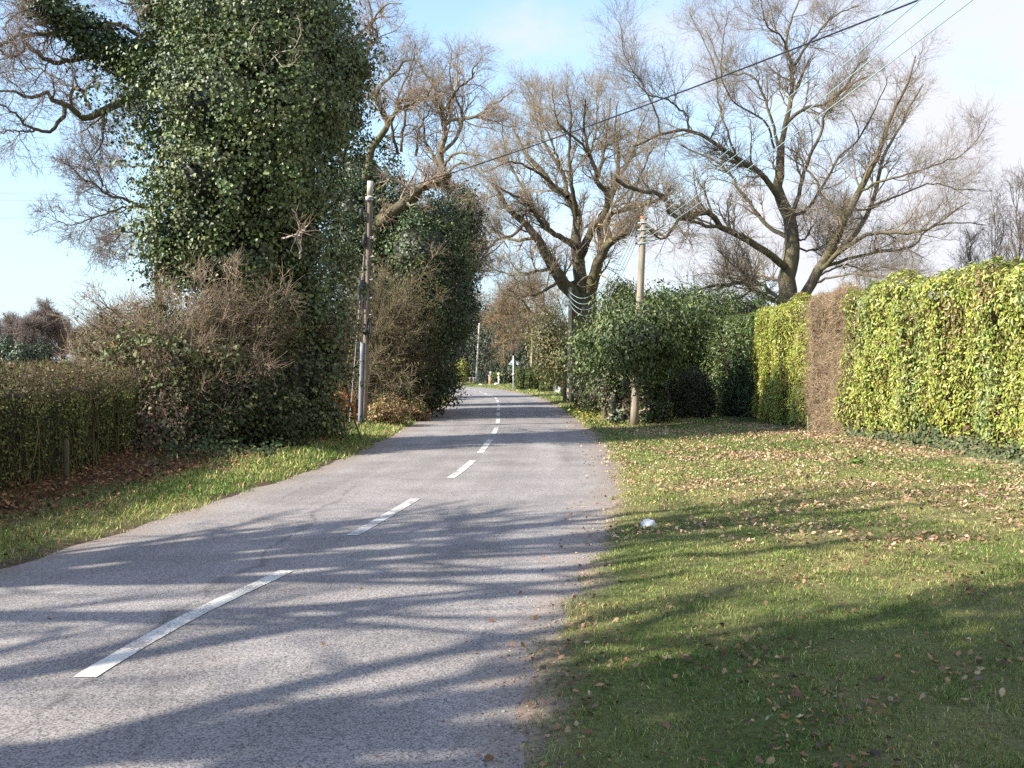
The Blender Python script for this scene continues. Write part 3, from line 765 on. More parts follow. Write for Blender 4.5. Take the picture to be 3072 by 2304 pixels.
# ------------------------------------------------------------------ thickets and bushes
def thicket(name, label, cat, base, ells, nst, m=(7, 6), l=((.4, .9), (.2, .5)), rmin=.004, r0=.018, tw_col=(.15, .11, .085), leaf=None, up=.05, wig=.22, group=None, spread=.5, reach=.98):
    t = thing(name, label, cat, base, group)
    base = np.asarray(base, float)
    Pt, Nn = blob_pts(ells, nst * 2, .2)
    Pt = Pt[:nst]; n = len(Pt)
    b0 = base + R.normal(size=(n, 3)) * np.array([spread, spread, 0]); b0[:, 2] = gz(b0[:, 0], b0[:, 1]) - .05
    rch = R.uniform(.6, reach, n)[:, None]
    tip = base * (1 - rch) + Pt * rch
    mid = b0 * .45 + tip * .55; mid[:, :2] = b0[:, :2] * .6 + tip[:, :2] * .4; mid[:, 2] += .15 * (tip[:, 2] - b0[:, 2])
    K = 10; u = np.linspace(0, 1, K)[None, :, None]
    P = b0[:, None] * (1 - u) ** 2 + 2 * mid[:, None] * u * (1 - u) + tip[:, None] * u ** 2
    P[:, 1:] += np.cumsum(R.normal(size=(n, K - 1, 3)) * .03, 1)
    rr = r0 * R.uniform(.6, 1.4, n)
    Rd = rr[:, None] * np.linspace(1, .35, K)[None]
    a = Acc()
    a.tubes(P, Rd, 5, bark_cols(n, (.11, .085, .055)))
    a.obj('stems', M_BARK, t, True)
    b = Acc()
    c1 = grow(P, Rd, m[0], .3, 1, l[0], (25, 65), 6, wig, up, .6, .4, rmin * 1.5, .012, True)
    c2 = grow(*c1, m[1], .1, 1, l[1], (25, 65), 4, wig, up, .7, .5, rmin, .008, True)
    b.tubes(*c1, 3, bark_cols(len(c1[0]), tw_col, .22)); b.tubes(*c2, 3, bark_cols(len(c2[0]), tw_col, .25))
    b.obj('twigs', M_TWIG, t)
    if leaf:
        a = Acc()
        for L in leaf:
            if L.get('core'): core(a, L['ells'], L['core'])
            foliage(a, L['ells'], L['n'], L.get('per', 9), L.get('cr', .15), L['size'], L.get('shape', 'ivy'), L['cols'], L.get('w'), lump=L.get('lump', .25), inner=L.get('inner', .2))
        a.obj('leaves', M_SHADE, t)
    return t

# big hawthorn thicket left of the ivy tree
E = [ell(560, 950, 21, 230, 150, 1.5), ell(370, 960, 21.5, 180, 150, 1.4), ell(700, 880, 21, 190, 130, 1.2), ell(430, 1090, 20.5, 190, 130, 1.3), ell(300, 1090, 21, 130, 110, 1.0), ell(620, 1120, 20, 200, 150, 1.2)]
DK = [(.04, .055, .022), (.055, .075, .026), (.08, .095, .034), (.065, .055, .026)]
OL = [(.1, .095, .035), (.13, .12, .04), (.075, .08, .03)]
thicket('hawthorn_thicket', 'sprawling brown hawthorn thicket with ivy in its foot, at the end of the field hedge', 'bush', (-6.1, 20.4, 0), E, 460, (13, 9), ((.4, 1.0), (.2, .55)), .0042, .018, (.25, .19, .135), wig=.28, spread=.5,
        leaf=[dict(ells=[ell(520, 1250, 19.8, 165, 100, .8), ell(690, 1230, 20.2, 165, 130, .8), ell(560, 1330, 19.4, 150, 55, .7), ell(770, 1290, 20.8, 110, 85, .8)], n=3000, per=11, size=.052, cols=DK, core=.72, lump=.45),
              dict(ells=[ell(470, 1080, 19.3, 110, 60, .6), ell(390, 1085, 19.8, 90, 35, .5), ell(640, 1080, 19.8, 130, 50, .5)], n=330, per=10, size=.062, cols=[(.085, .095, .04), (.11, .12, .045)], lump=.45),
              dict(ells=[ell(480, 1290, 18.5, 45, 100, .4)], n=260, per=8, size=.05, cols=[(.22, .18, .11), (.26, .17, .12), (.13, .14, .07)], lump=.4),  # paler leaf colours stand in for a sunlit gap
              dict(ells=[ell(600, 1030, 20.6, 200, 100, .8), ell(420, 1040, 20.7, 135, 90, .8), ell(730, 980, 21.3, 140, 110, .8)], n=3000, per=7, cr=.16, size=.04, shape='small', cols=OL, core=.7, lump=.4),
              dict(ells=E, n=70, per=2, cr=.06, size=.05, shape='dry', cols=[(.36, .16, .07), (.26, .14, .07)], lump=.05, inner=.35)])
# drooping thorn branches in front of the ivied trunk
E = [ell(880, 760, 23.3, 170, 130, .8), ell(960, 830, 23.6, 110, 110, .7), ell(800, 830, 23, 110, 100, .6)]
thicket('thorn_bush', 'wiry brown thorn bush arching over the dark ivied trunk beside the road', 'bush', (-4.7, 23.6, 0), E, 120, (12, 8), ((.4, 1.1), (.2, .55)), .005, .022, (.28, .2, .15), up=-.1, wig=.28)
# scrub behind the left pole
E = [ell(1170, 860, 34, 170, 170, 1.1), ell(1080, 1010, 33.5, 120, 150, 1.0), ell(1240, 1020, 35, 110, 160, 1.1), ell(1130, 1140, 33, 130, 100, .9)]
thicket('scrub_bush', 'olive and brown scrub bush growing behind the left telegraph pole', 'bush', (-4.9, 34.5, 0), E, 220, (11, 8), ((.5, 1.2), (.25, .6)), .0055, .022, (.2, .16, .1), wig=.28,
        leaf=[dict(ells=[ell(1240, 1150, 36.0, 110, 85, .8), ell(1120, 1170, 34.6, 120, 80, .7), ell(1190, 1010, 35.6, 130, 120, .6)], n=3200, per=10, size=.065, cols=DK, core=.76, lump=.45), dict(ells=E, n=1300, per=5, size=.05, shape='small', cols=OL, lump=.4)])

def leafy(name, label, cat, ells, n, per, cr, size, shape, cols, w=None, mat=None, cs=.76, lump=.25, group=None, base=None, trunk=None, droop=.6, up=.25, cc=(.012, .015, .008), inner=.15, part='foliage', gap=-9.9, relief=.06):
    c = np.mean([e[0] for e in ells], 0) if base is None else np.asarray(base, float)
    t = thing(name, label, cat, (c[0], c[1], 0), group)
    a = Acc()
    if cs: core(a, ells, cs, cc)
    foliage(a, ells, n, per, cr, size, shape, cols, w, lump=lump, droop=droop, up=up, inner=inner, gap=gap, relief=relief)
    a.obj(part, mat or M_IVY, t)
    if trunk is not None:
        for pts, r0, r1 in trunk:
            b = Acc()
            p = resample(np.array(pts, float), 10)
            b.tubes(p, np.linspace(r0, r1, 10), 8, BARK)
            b.obj('trunk' if len(trunk) == 1 else 'stem', M_BARK, t, True)
    return t

# dark holly and ivy wall along the left verge, one clump after another
HC = [(.03, .05, .02), (.045, .07, .025), (.065, .09, .03), (.06, .06, .025)]
for k, (lab, E, nn, sz) in enumerate([
    ('dark holly bush just past the left telegraph pole, nearest of the verge evergreens', [ell(1190, 1180, 39, 80, 60, .8), ell(1240, 1120, 41, 75, 100, 1.0), ell(1260, 1000, 42, 82, 120, 1.1)], 1300, .09),
    ('tall dark evergreen leaning over the left road edge', [ell(1285, 1075, 47, 68, 125, 1.2), ell(1325, 930, 48, 75, 120, 1.3), ell(1350, 800, 48, 60, 100, 1.2), ell(1390, 640, 48, 55, 85, 1.2), ell(1400, 740, 48, 48, 70, 1.1)], 1900, .11),
    ('lower dark evergreen at the bend, farthest along the left verge', [ell(1300, 1085, 60, 42, 85, 1.5), ell(1325, 980, 61, 46, 85, 1.5), ell(1275, 1145, 56, 45, 40, 1.1)], 1300, .12)]):
    b0 = E[0][0]
    leafy('holly_bush', lab, 'bush', E, nn * 2, 11, .19, sz * .72, 'ivy', HC, [3, 3, 1.5, 1.2], lump=.25, trunk=[([(b0[0] - .4, b0[1] + .3, -.1), (b0[0] - .4, b0[1] + .3, 1.5), tuple(E[-1][0])], .16, .07)])
# twiggy bare sprays over them
E = [ell(1230, 700, 39.5, 170, 120, 1.2), ell(1130, 640, 39.5, 110, 120, 1.0), ell(1280, 900, 40, 90, 140, 1.0)]
thicket('scrub_bush', 'tangle of mossy bare stems in front of the dark ivy, left of the road', 'bush', at(1190, 1215, 38.6) * [1, 1, 0], E, 150, (11, 8), ((.6, 1.4), (.3, .7)), .006, .028, (.22, .18, .1), wig=.3)

# ------------------------------------------------------------------ clipped hedges
def hedge_pts(path, h, th, n, lump=.07, seam=.1, bulge=0.0, sides='ft', ends=True, nb=.35):
    """points on a clipped hedge; path runs along its road side, body lies to the right of the path direction"""
    pth = resample(np.array([(p[0], p[1], 0) for p in path], float), 120)
    d = np.r_[0, np.cumsum(np.linalg.norm(np.diff(pth, axis=0), axis=1))]
    tn = norm(np.gradient(pth, axis=0)); nr = np.stack([tn[:, 1], -tn[:, 0]], -1)     # body side
    r = min(.32, th * .4)
    segs = np.array([h - r, r * PI / 2, th - 2 * r, r * PI / 2, (h - r) * nb]); cs = np.r_[0, np.cumsum(segs)]
    u = R.uniform(0, cs[-1], n); k = np.searchsorted(cs, u, 'right') - 1; k = np.clip(k, 0, 4); f = u - cs[k]
    off = np.zeros(n); z = np.zeros(n); no = np.zeros(n); nz = np.zeros(n)
    m = k == 0; off[m] = 0; z[m] = f[m]; no[m] = -1
    m = k == 1; a = f[m] / r; off[m] = r - r * np.cos(a); z[m] = h - r + r * np.sin(a); no[m] = -np.cos(a); nz[m] = np.sin(a)
    m = k == 2; off[m] = r + f[m]; z[m] = h; nz[m] = 1
    m = k == 3; a = f[m] / r; off[m] = th - r + r * np.sin(a); z[m] = h - r + r * np.cos(a); no[m] = np.sin(a); nz[m] = np.cos(a)
    m = k == 4; off[m] = th; z[m] = h - r - f[m]; no[m] = 1
    s = R.uniform(0, d[-1], n)
    x = np.stack([np.interp(s, d, pth[:, 0]), np.interp(s, d, pth[:, 1])], -1)
    nn = np.stack([np.interp(s, d, nr[:, 0]), np.interp(s, d, nr[:, 1])], -1)
    tt = np.stack([np.interp(s, d, tn[:, 0]), np.interp(s, d, tn[:, 1])], -1)
    P = np.c_[x + nn * off[:, None], z]
    N = np.c_[nn * no[:, None], nz]
    if ends:   # end faces
        ne = int(n * th * h * 2 / (d[-1] * cs[-1]))
        w = R.integers(0, 2, ne); i = np.where(w == 0, 0, -1)
        o = R.uniform(0, th, ne); zz = R.uniform(0, h, ne)
        edge = np.minimum(np.minimum(o, th - o), h - zz)
        pull = .22 * np.clip(1 - edge / .35, 0, 1) ** 2
        Pe = np.c_[pth[i, :2] + nr[i] * o[:, None] + tn[i, :2] * (np.where(w == 0, 1, -1) * pull)[:, None], zz]
        Ne = np.c_[tn[i, :2] * np.where(w == 0, -1, 1)[:, None], 0 * zz]
        P = np.r_[P, Pe]; N = np.r_[N, Ne]
    P[:len(tt), :2] += tt * (R.normal(size=(len(tt), 1)) * seam + .22 * lumps(np.stack([0 * z, 0 * z, z * 2.2], -1) + pth[0] * 3)[:, None])
    P = P + N * (lump * lumps(P * 1.6) + lump * .5 * lumps(P * 4.1 + 7))[:, None]
    P[:, 2] += gz(P[:, 0], P[:, 1])
    return P, norm(N)

def hedge_core(acc, path, h, th, ins=.16, col=(.02, .018, .01)):  # inset hull, its dark colour imitates the shaded inside of the hedge
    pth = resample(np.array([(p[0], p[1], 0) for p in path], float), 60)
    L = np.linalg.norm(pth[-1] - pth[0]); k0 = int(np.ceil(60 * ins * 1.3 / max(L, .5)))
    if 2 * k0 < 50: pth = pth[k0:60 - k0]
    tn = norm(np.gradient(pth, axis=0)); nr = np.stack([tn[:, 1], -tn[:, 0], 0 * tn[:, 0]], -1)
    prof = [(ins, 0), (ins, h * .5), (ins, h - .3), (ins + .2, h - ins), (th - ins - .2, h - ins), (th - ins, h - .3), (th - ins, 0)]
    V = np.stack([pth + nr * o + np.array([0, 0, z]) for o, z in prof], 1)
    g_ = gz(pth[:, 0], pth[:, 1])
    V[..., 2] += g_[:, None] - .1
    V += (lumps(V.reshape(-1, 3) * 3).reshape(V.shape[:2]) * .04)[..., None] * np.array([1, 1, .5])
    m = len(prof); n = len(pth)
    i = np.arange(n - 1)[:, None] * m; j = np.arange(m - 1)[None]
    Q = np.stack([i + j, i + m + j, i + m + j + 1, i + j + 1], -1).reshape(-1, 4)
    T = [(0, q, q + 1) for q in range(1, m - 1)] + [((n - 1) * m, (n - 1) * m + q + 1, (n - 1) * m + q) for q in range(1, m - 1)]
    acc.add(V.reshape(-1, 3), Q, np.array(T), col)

def hedge(name, label, cat, path, h, th, n, size, shape, colf, mat, lump=.07, twig_n=0, twig_col=(.2, .14, .09), core_col=(.02, .018, .01), spread=.5, depth=.12, group=None, nb=.35, up=.2, twl=.25, low=0.0, seam=.1):
    c = path[len(path) // 2]
    t = thing(name, label, cat, (c[0], c[1], 0), group)
    P, N = hedge_pts(path, h, th, n, lump, seam, nb=nb)
    P = P - N * (depth * R.random(len(P)) ** 1.5)[:, None]
    k = lumps(P * 2.6 + 9) + .6 * lumps(P * 6 + 2) > -1.2
    P, N = P[k], N[k]
    if low:    # thinner and ragged at the foot
        zz = P[:, 2] - gz(P[:, 0], P[:, 1])
        k = R.random(len(P)) < np.clip(.25 + (zz + .15 * lumps(P * 1.9)) / low, 0, 1)
        P, N = P[k], N[k]
    nn = norm(N + R.normal(size=P.shape) * spread + np.array([0, 0, up]))
    a = Acc()
    add_leaves(a, P, nn, size * np.exp(R.normal(size=len(P)) * .22), shape, colf(P), .35)
    a.obj('foliage', mat, t)
    b = Acc()
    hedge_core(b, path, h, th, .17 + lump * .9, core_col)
    if twig_n:
        P, N = hedge_pts(path, h, th, twig_n, lump, seam, nb=.1)
        K = 4
        D = norm(N * .6 + R.normal(size=P.shape) * .45 + np.array([0, 0, .55]))
        Lg = R.uniform(.5, 1.2, len(P)) * twl
        u = np.linspace(-.75, .3, K)
        PP = P[:, None] + D[:, None] * (u[None, :, None] * Lg[:, None, None])
        PP += R.normal(size=PP.shape) * .012
        b.tubes(PP, np.full((len(P), K), .0045) * np.linspace(1, .5, K), 3, bark_cols(len(P), twig_col, .25))
    b.obj('branches', M_CORE, t)  # the dark shade hull, plus twigs where there are any
    return t

def laurel_col(P):
    n = len(P)
    q = np.stack([P[:, 0] * .0, P[:, 1] * 1.15, P[:, 2] * .75], -1)
    g_ = sstep(.0, .55, lumps(q + 3.3) + .25 * lumps(q * 3) + R.normal(size=n) * .22)
    yel = pal(n, [(.34, .365, .065), (.26, .32, .06), (.43, .43, .11), (.22, .24, .06)], [3, 3, 1.2, .8], .16)
    grn = pal(n, [(.12, .18, .065), (.17, .24, .08), (.22, .28, .09)], [2, 2, 2], .16)
    c = yel * (1 - g_[:, None]) + grn * g_[:, None]
    br = (R.random(n) < .05) | ((lumps(q * 1.7 + 20) > .75) & (R.random(n) < .45))
    c[br] = pal(br.sum(), [(.25, .15, .08), (.17, .1, .06), (.32, .22, .1)])
    return c
def gold_col(P):
    n = len(P)
    c = pal(n, [(.37, .39, .065), (.29, .34, .06), (.44, .43, .1), (.2, .27, .06)], [3, 3, 1.3, 1], .17)
    br = R.random(n) < .05
    c[br] = pal(br.sum(), [(.25, .16, .08), (.18, .11, .06)])
    return c
def shade_col(P): return pal(len(P), [(.07, .12, .03), (.1, .16, .035), (.13, .17, .04), (.05, .08, .03)], None, .18)  # cast shade put into the leaf colour of the far hedge section
def beech_col(P):
    n = len(P); c = pal(n, [(.28, .215, .125), (.22, .165, .09), (.35, .275, .17), (.16, .12, .065)], None, .3)
    gk = R.random(n) < np.clip(.35 + .8 * (lumps(P * 1.4 + 3) > .0), 0, 1) * .65
    c[gk] = pal(gk.sum(), [(.13, .18, .05), (.22, .24, .07), (.3, .29, .08)])
    return c

HP = lambda ys_: [(float(np.interp(y, [-4, 2, 10, 16, 20, 23.7, 26.2, 28.5, 31, 32.2], [9.9, 9.5, 8.85, 8.3, 7.75, 7.3, 6.95, 6.85, 6.95, 7.1])), y) for y in ys_]
hedge('laurel_hedge', 'long tall laurel hedge, mottled yellow and green, nearest on the right', 'hedge', HP([-3, 2, 7, 12, 16, 20, 24.1]), 3.16, 1.5, 150000, .076, 'laurel', laurel_col, M_HEDGE, .17, 5000, (.3, .2, .12), (.09, .08, .028), .4, .1, 'sections of the tall clipped right hedge', low=.55)
hedge('beech_hedge', 'narrow brown beech section between the two yellow green stretches of hedge', 'hedge', HP([24.15, 25, 25.85]), 3.13, 1.45, 14000, .05, 'laurel', beech_col, M_DRY, .16, 16000, (.36, .27, .18), (.07, .05, .035), .7, .1, 'sections of the tall clipped right hedge', up=.4, twl=.4, seam=.4)
hedge('privet_hedge', 'golden yellow hedge section just beyond the brown beech, brightest in the sun', 'hedge', HP([25.9, 27.5, 29, 30.5, 31.9]), 3.1, 1.5, 48000, .064, 'laurel', gold_col, M_HEDGE, .17, 1200, (.3, .2, .12), (.09, .08, .028), .4, .1, 'sections of the tall clipped right hedge', low=.35)
hedge('privet_hedge', 'hedge section, shade put into its dark green, curving away behind the round clipped bush', 'hedge', [(6.95, 32.0), (6.6, 33.6), (6.0, 35.2), (5.2, 36.8), (4.4, 38.6)], 3.1, 1.5, 24000, .08, 'laurel', shade_col, M_HEDGE, .1, 800, (.2, .14, .08), (.02, .02, .01), .55, .12, 'sections of the tall clipped right hedge', low=.4)

def field_col(P):
    n = len(P); z = P[:, 2]
    c = pal(n, [(.075, .095, .02), (.1, .125, .03), (.05, .065, .015), (.16, .17, .045)], None, .25)
    k = (z > 1.3 + .1 * lumps(P * 2)) & (R.random(n) < .5)
    c[k] = pal(k.sum(), [(.17, .115, .08), (.22, .16, .11), (.13, .09, .06)])
    return c
fp = [(-6.6, -6), (-6.35, 2), (-6.05, 8), (-5.85, 12.4), (-6.0, 16), (-6.35, 18.6)]
hl = hedge('field_hedge', 'low trimmed twiggy field hedge with sparse olive leaves, along the left verge', 'hedge', [(p[0] - 1.15, p[1]) for p in fp], 1.42, 1.15, 105000, .034, 'small', field_col, M_DULL, .09, 7000, (.13, .1, .055), (.02, .018, .009), .8, .2, nb=1.0, low=.95)
# upright stems seen at its foot
a = Acc()
n = 450
s = R.uniform(0, 1, n); pth = resample(np.array([(p[0], p[1], 0) for p in fp], float), 200)
q = pth[(s * 199).astype(int)]
K = 5
b0 = np.c_[q[:, 0] - R.uniform(.0, .35, n), q[:, 1] + R.normal(size=n) * .05, np.zeros(n)]; b0[:, 2] = gz(b0[:, 0], b0[:, 1]) - .04
tip = b0 + np.c_[R.normal(size=n) * .12, R.normal(size=n) * .15, R.uniform(.5, 1.25, n)]
u = np.linspace(0, 1, K)[None, :, None]
PP = b0[:, None] * (1 - u) + tip[:, None] * u + R.normal(size=(n, K, 3)) * .025
a.tubes(PP, np.full((n, K), 1.) * R.uniform(.006, .016, n)[:, None] * np.linspace(1, .6, K), 4, bark_cols(n, (.1, .085, .04), .3))
a.obj('stems', M_BARK, hl)
# short fence stake standing in the hedge foot
st = thing('fence_stake', 'short weathered wooden stake at the foot of the field hedge', 'stake', gnd(200, 1475))
c = gnd(200, 1475); a = Acc()
a.box((c[0], c[1], .3), (.032, .032, .36), (.1, .09, .05), .3, .008)
a.tubes(np.array([[c[0] - .005, c[1], .655], [c[0], c[1], .67], [c[0], c[1], .69]]), np.array([.034, .026, .004]), 8, (.1, .09, .05))
a.obj('stake', M_WOODPOLE, st)
# ---SECTION3---
# ------------------------------------------------------------------ right verge bushes
RC = [(.065, .095, .026), (.09, .125, .034), (.14, .17, .05), (.05, .07, .022)]
E = [ell(1850, 1020, 31.0, 95, 68, 1.2), ell(1770, 1088, 32.5, 52, 55, .8), ell(1920, 1020, 29.6, 110, 75, .9), ell(1940, 965, 31.5, 140, 70, 1.4), ell(2030, 985, 36.0, 120, 75, 1.2), ell(1890, 1072, 30.2, 90, 45, .9), ell(2090, 955, 38.5, 130, 55, 1.2),
     ell(1975, 1062, 31.5, 62, 58, .8), ell(2210, 940, 39.5, 110, 42, 1.1)]
g0 = at(1850, 1290, 31)
leafy('rhododendron', 'large glossy rhododendron arching over the leaning ivied stem and pole', 'bush', E, 7000, 11, .17, .1, 'laurel', RC, [3, 3, 1.6, 2], cs=.7, lump=.32, base=(3.4, 32.5, 0), droop=.9, gap=-.55, relief=.2,
      trunk=[([(3.35, 30.6, -.1), (3.2, 30.9, .6), (2.9, 31.4, 1.2), (2.6, 32.2, 2.0)], .16, .06), ([(4.6, 32.5, -.1), (4.4, 32.7, .8), (4.2, 33, 1.8)], .12, .06), ([(2.9, 33.5, -.1), (2.7, 33.6, .8), (2.5, 33.6, 1.6)], .1, .05)])
leafy('ivied_stump', 'ivy covered old stem leaning left under the rhododendron', 'stump', [ell(1845, 1215, 30.9, 22, 70, .2), ell(1865, 1265, 30.7, 22, 35, .2), ell(1815, 1165, 31.2, 25, 40, .25)], 420, 6, .07, .06, 'ivy', [(.06, .09, .035), (.05, .075, .03), (.16, .13, .08)], cs=.8)
leafy('ivied_stump', 'short ivy covered stump right of the pole foot', 'stump', [ell(1945, 1215, 30.6, 26, 75, .25), ell(1975, 1225, 30.8, 26, 70, .25)], 480, 6, .07, .065, 'ivy', [(.05, .085, .03), (.075, .115, .04), (.2, .14, .09), (.09, .12, .04)], cs=.8, cc=(.05, .035, .02))
leafy('round_bush', 'dark rounded clipped bush in the shade before the dark hedge section', 'bush', [ell(2062, 1205, 33, 70, 85, .7)], 3000, 8, .06, .045, 'small', [(.04, .055, .02), (.055, .07, .025), (.07, .06, .03)], cs=.78, lump=.1, base=(5.3, 33, 0))
leafy('low_hedge', 'low ivy grown hedge under the rhododendron, left of the leaning stem', 'hedge', [ell(1790, 1190, 36, 45, 45, .5), ell(1740, 1185, 38, 30, 45, .5)], 700, 6, .08, .05, 'small', [(.07, .09, .03), (.09, .1, .04), (.14, .11, .05)], cs=.85)
# yew behind the rhododendron
E = [ell(1860, 905, 43, 28, 60, .8), ell(1880, 930, 43, 50, 55, .9), ell(1920, 960, 43, 60, 50, 1.0), ell(1650, 1020, 55, 45, 75, 1.2), ell(1690, 1075, 54.5, 55, 65, 1.2)]
YC = [(.11, .11, .035), (.14, .13, .045), (.07, .08, .028), (.17, .14, .05)]
leafy('yew_tree', 'feathery olive green yew behind the tall right telegraph pole', 'tree', E[:3], 1300, 9, .2, .1, 'laurel', YC, cs=.7, lump=.35, trunk=[([(E[1][0][0], 43, -.1), (E[1][0][0], 43, 2.5)], .2, .1)])
leafy('yew_tree', 'drooping dark yew left of the second telegraph pole', 'tree', E[3:], 1300, 9, .2, .11, 'laurel', YC, cs=.7, lump=.35, trunk=[([(E[4][0][0], 51, -.1), (E[4][0][0], 51, 2.5)], .2, .1)])

# clipped garden hedges beyond
def clip_col(P): return pal(len(P), [(.08, .105, .03), (.1, .12, .035), (.065, .085, .025)], None, .18)
def fhedge(lab, x0, x1, ytop, ybase, D, th, n, sz=.09, name='garden_hedge'):
    a0 = at(x0, 1150, D); a1 = at(x1, 1150, D)
    h = (ybase - ytop) * D / FPX
    hedge(name, lab, 'hedge', [(a1[0], a1[1] + .3), ((a0[0] + a1[0]) / 2, D), (a0[0], a0[1] - .1)][::-1] if False else [(a0[0], D), ((a0[0] + a1[0]) / 2, D), (a1[0], D)], h, th, n, sz, 'small', clip_col, M_DULL, .1, 0, spread=.5, depth=.1)
# path runs left to right, so the body would lie towards the camera: shift it back by its thickness
def fhedge(lab, x0, x1, ytop, ybase, D, th, n, sz=.09, skew=.0):
    a0 = at(x0, 1150, D); a1 = at(x1, 1150, D)
    h = (ybase - ytop) * D / FPX
    return hedge('garden_hedge', lab, 'hedge', [(a1[0], a1[1] - skew), ((a0[0] + a1[0]) / 2, D), (a0[0], a0[1] + skew)], h, th, n, sz, 'small', clip_col, M_DULL, .12, 0, spread=.5, depth=.1, nb=.6)
fhedge('neat clipped garden hedge just right of the triangular road sign', 1553, 1612, 1110, 1172, 80, 1.6, 5200)
fhedge('clipped garden hedge behind the pale oval marker', 1622, 1692, 1108, 1176, 72, 1.6, 5200)
fhedge('tall dark clipped hedge end beside the drive, right of the pale oval marker', 1688, 1716, 1112, 1192, 60, 1.3, 3000)
fhedge('low trimmed garden hedge behind the ball topped gate pillars', 1484, 1534, 1122, 1158, 103, 1.5, 2600, .12)

# ------------------------------------------------------------------ telegraph poles
WOODC = (.24, .2, .155); GREYC = (.3, .28, .25)
def pole_axis(foot, top, K=8):
    u = np.linspace(0, 1, K)[:, None]
    return np.asarray(foot) * (1 - u) + np.asarray(top) * u
def tpole(label, pf, pt, D, r, colr=WOODC, steps=0, group='telegraph poles along the road', cap=None, arms=0, wires_side=1):
    f0 = at(pf[0], pf[1], D); f0[2] = gz(f0[0], D)[0] - .05
    t0 = at(pt[0], pt[1], D)
    t = thing('telegraph_pole', label, 'telegraph pole', (f0[0], f0[1], 0), group)
    a = Acc(); ax = pole_axis(f0, t0, 12)
    a.tubes(ax, np.linspace(r * 1.15, r * .85, 12), 14, colr, True)
    a.obj('shaft', M_WOODPOLE, t, False)
    return t, f0, t0
# near right pole
t1, f1, top1 = tpole('thick brown telegraph pole with four wire brackets, rising through the rhododendron', (1902, 1282), (1931, 655), 30, .1, (.27, .228, .175))
a = Acc(); a.tubes(np.array([top1 + [-.005, 0, -.01], top1 + [0, 0, .03], top1 + [.01, 0, .045]]), np.array([.1, .1, .02]), 12, (.3, .12, .07)); a.obj('rusty_cap', M_PAINT, t1)
BR1 = []
for k in range(4):
    z = top1[2] - .14 - .185 * k
    a = Acc(); a.tubes(np.array([[top1[0] - .2, 29.93, z], [top1[0] + .02, 29.9, z + .01], [top1[0] + (.28 if k < 2 else .1), 29.9, z + .035]]), np.array([.017] * 3), 6, (.35, .42, .42), True)
    a.ball((top1[0] - .21, 29.93, z + .01), .035, (.05, .05, .05), 10, 6)
    a.obj('bracket', M_PAINT, t1); BR1.append(np.array([top1[0] - .2, 29.93, z]))
# second pole
t2, f2, top2 = tpole('second telegraph pole, in front of the massive oak trunk', (1706, 1215), (1711, 862), 49.0, .085, (.5, .41, .31))
BR2 = []
for k in range(4):
    z = top2[2] - .11 - .18 * k
    a = Acc(); a.tubes(np.array([[top2[0] - .14, 48.95, z], [top2[0] + .1, 48.9, z + .02]]), np.array([.018] * 2), 6, (.3, .36, .36), True)
    a.obj('bracket', M_PAINT, t2); BR2.append(np.array([top2[0] - .1, 48.93, z]))
t3, f3, top3 = tpole('third telegraph pole, thin and yellowish, behind the clipped garden hedges', (1592, 1150), (1600, 938), 86, .085, (.36, .3, .18))
t4, f4, top4 = tpole('tall pale thin telegraph pole standing alone at the bend', (1428, 1152), (1438, 970), 108, .09, (.62, .56, .46))
t5, f5, top5 = tpole('dark red brown telegraph pole farthest away, by the yellow conifer', (1353, 1150), (1357, 1028), 128, .09, (.16, .06, .05))
a = Acc(); a.box((f5[0], 127.85, 1.35), (.09, .02, .2), (.75, .75, .78)); a.obj('notice_plate', M_PAINT, t5)
a = Acc(); 
BR3 = [np.array([top3[0], 85.9, top3[2] - .12 - .2 * k]) for k in range(4)]

# left pole with cable gear
t6, f6, top6 = tpole('weathered telegraph pole with grey conduit and cable coil on the left verge', (1090, 1283), (1111, 545), 29.5, .086, (.2, .16, .12))
ax = lambda z: f6 + (top6 - f6) * ((z - f6[2]) / (top6[2] - f6[2]))
def pz(py, D=29.5): return at(1100, py, D)[2]
a = Acc(); c0 = ax(pz(585)); a.tubes(np.array([c0, top6 + [0, 0, .012]]), np.array([.083, .081]), 14, (.42, .4, .35), True); a.obj('bare_top', M_WOODPOLE, t6)
a = Acc(); zz = np.linspace(f6[2] - .02, pz(1027), 8); pp = np.array([ax(z) for z in zz]) + np.array([-.085, -.075, 0])
a.tubes(pp, np.full(8, .055), 10, (.2, .22, .265), True); a.obj('conduit', M_PAINT, t6)
for k, py in enumerate([640, 712, 716, 768, 771, 840, 892, 895, 945]):
    z = pz(py); c = ax(z); sx = 1 if k % 3 else -1
    a = Acc(); a.tubes(np.array([c + [.05 * sx, -.05, 0], c + [.14 * sx, -.12, .005], c + [.145 * sx, -.12, .03]]), np.array([.008] * 3), 6, (.6, .62, .65), True); a.obj('step_bolt', M_PAINT, t6)
for py, h in ((592, .05), (600, .04)):
    c = ax(pz(py)); a = Acc(); a.tubes(np.array([c - [0, 0, h * .5], c + [0, 0, h * .5]]), np.array([.096, .096]), 14, (.6, .6, .6), True); a.obj('clamp_band', M_PAINT, t6)
a = Acc(); c = ax(pz(595)) + [-.05, -.1, -.02]; a.box(c, (.05, .03, .05), (.5, .53, .56)); a.obj('terminal_box', M_PAINT, t6)
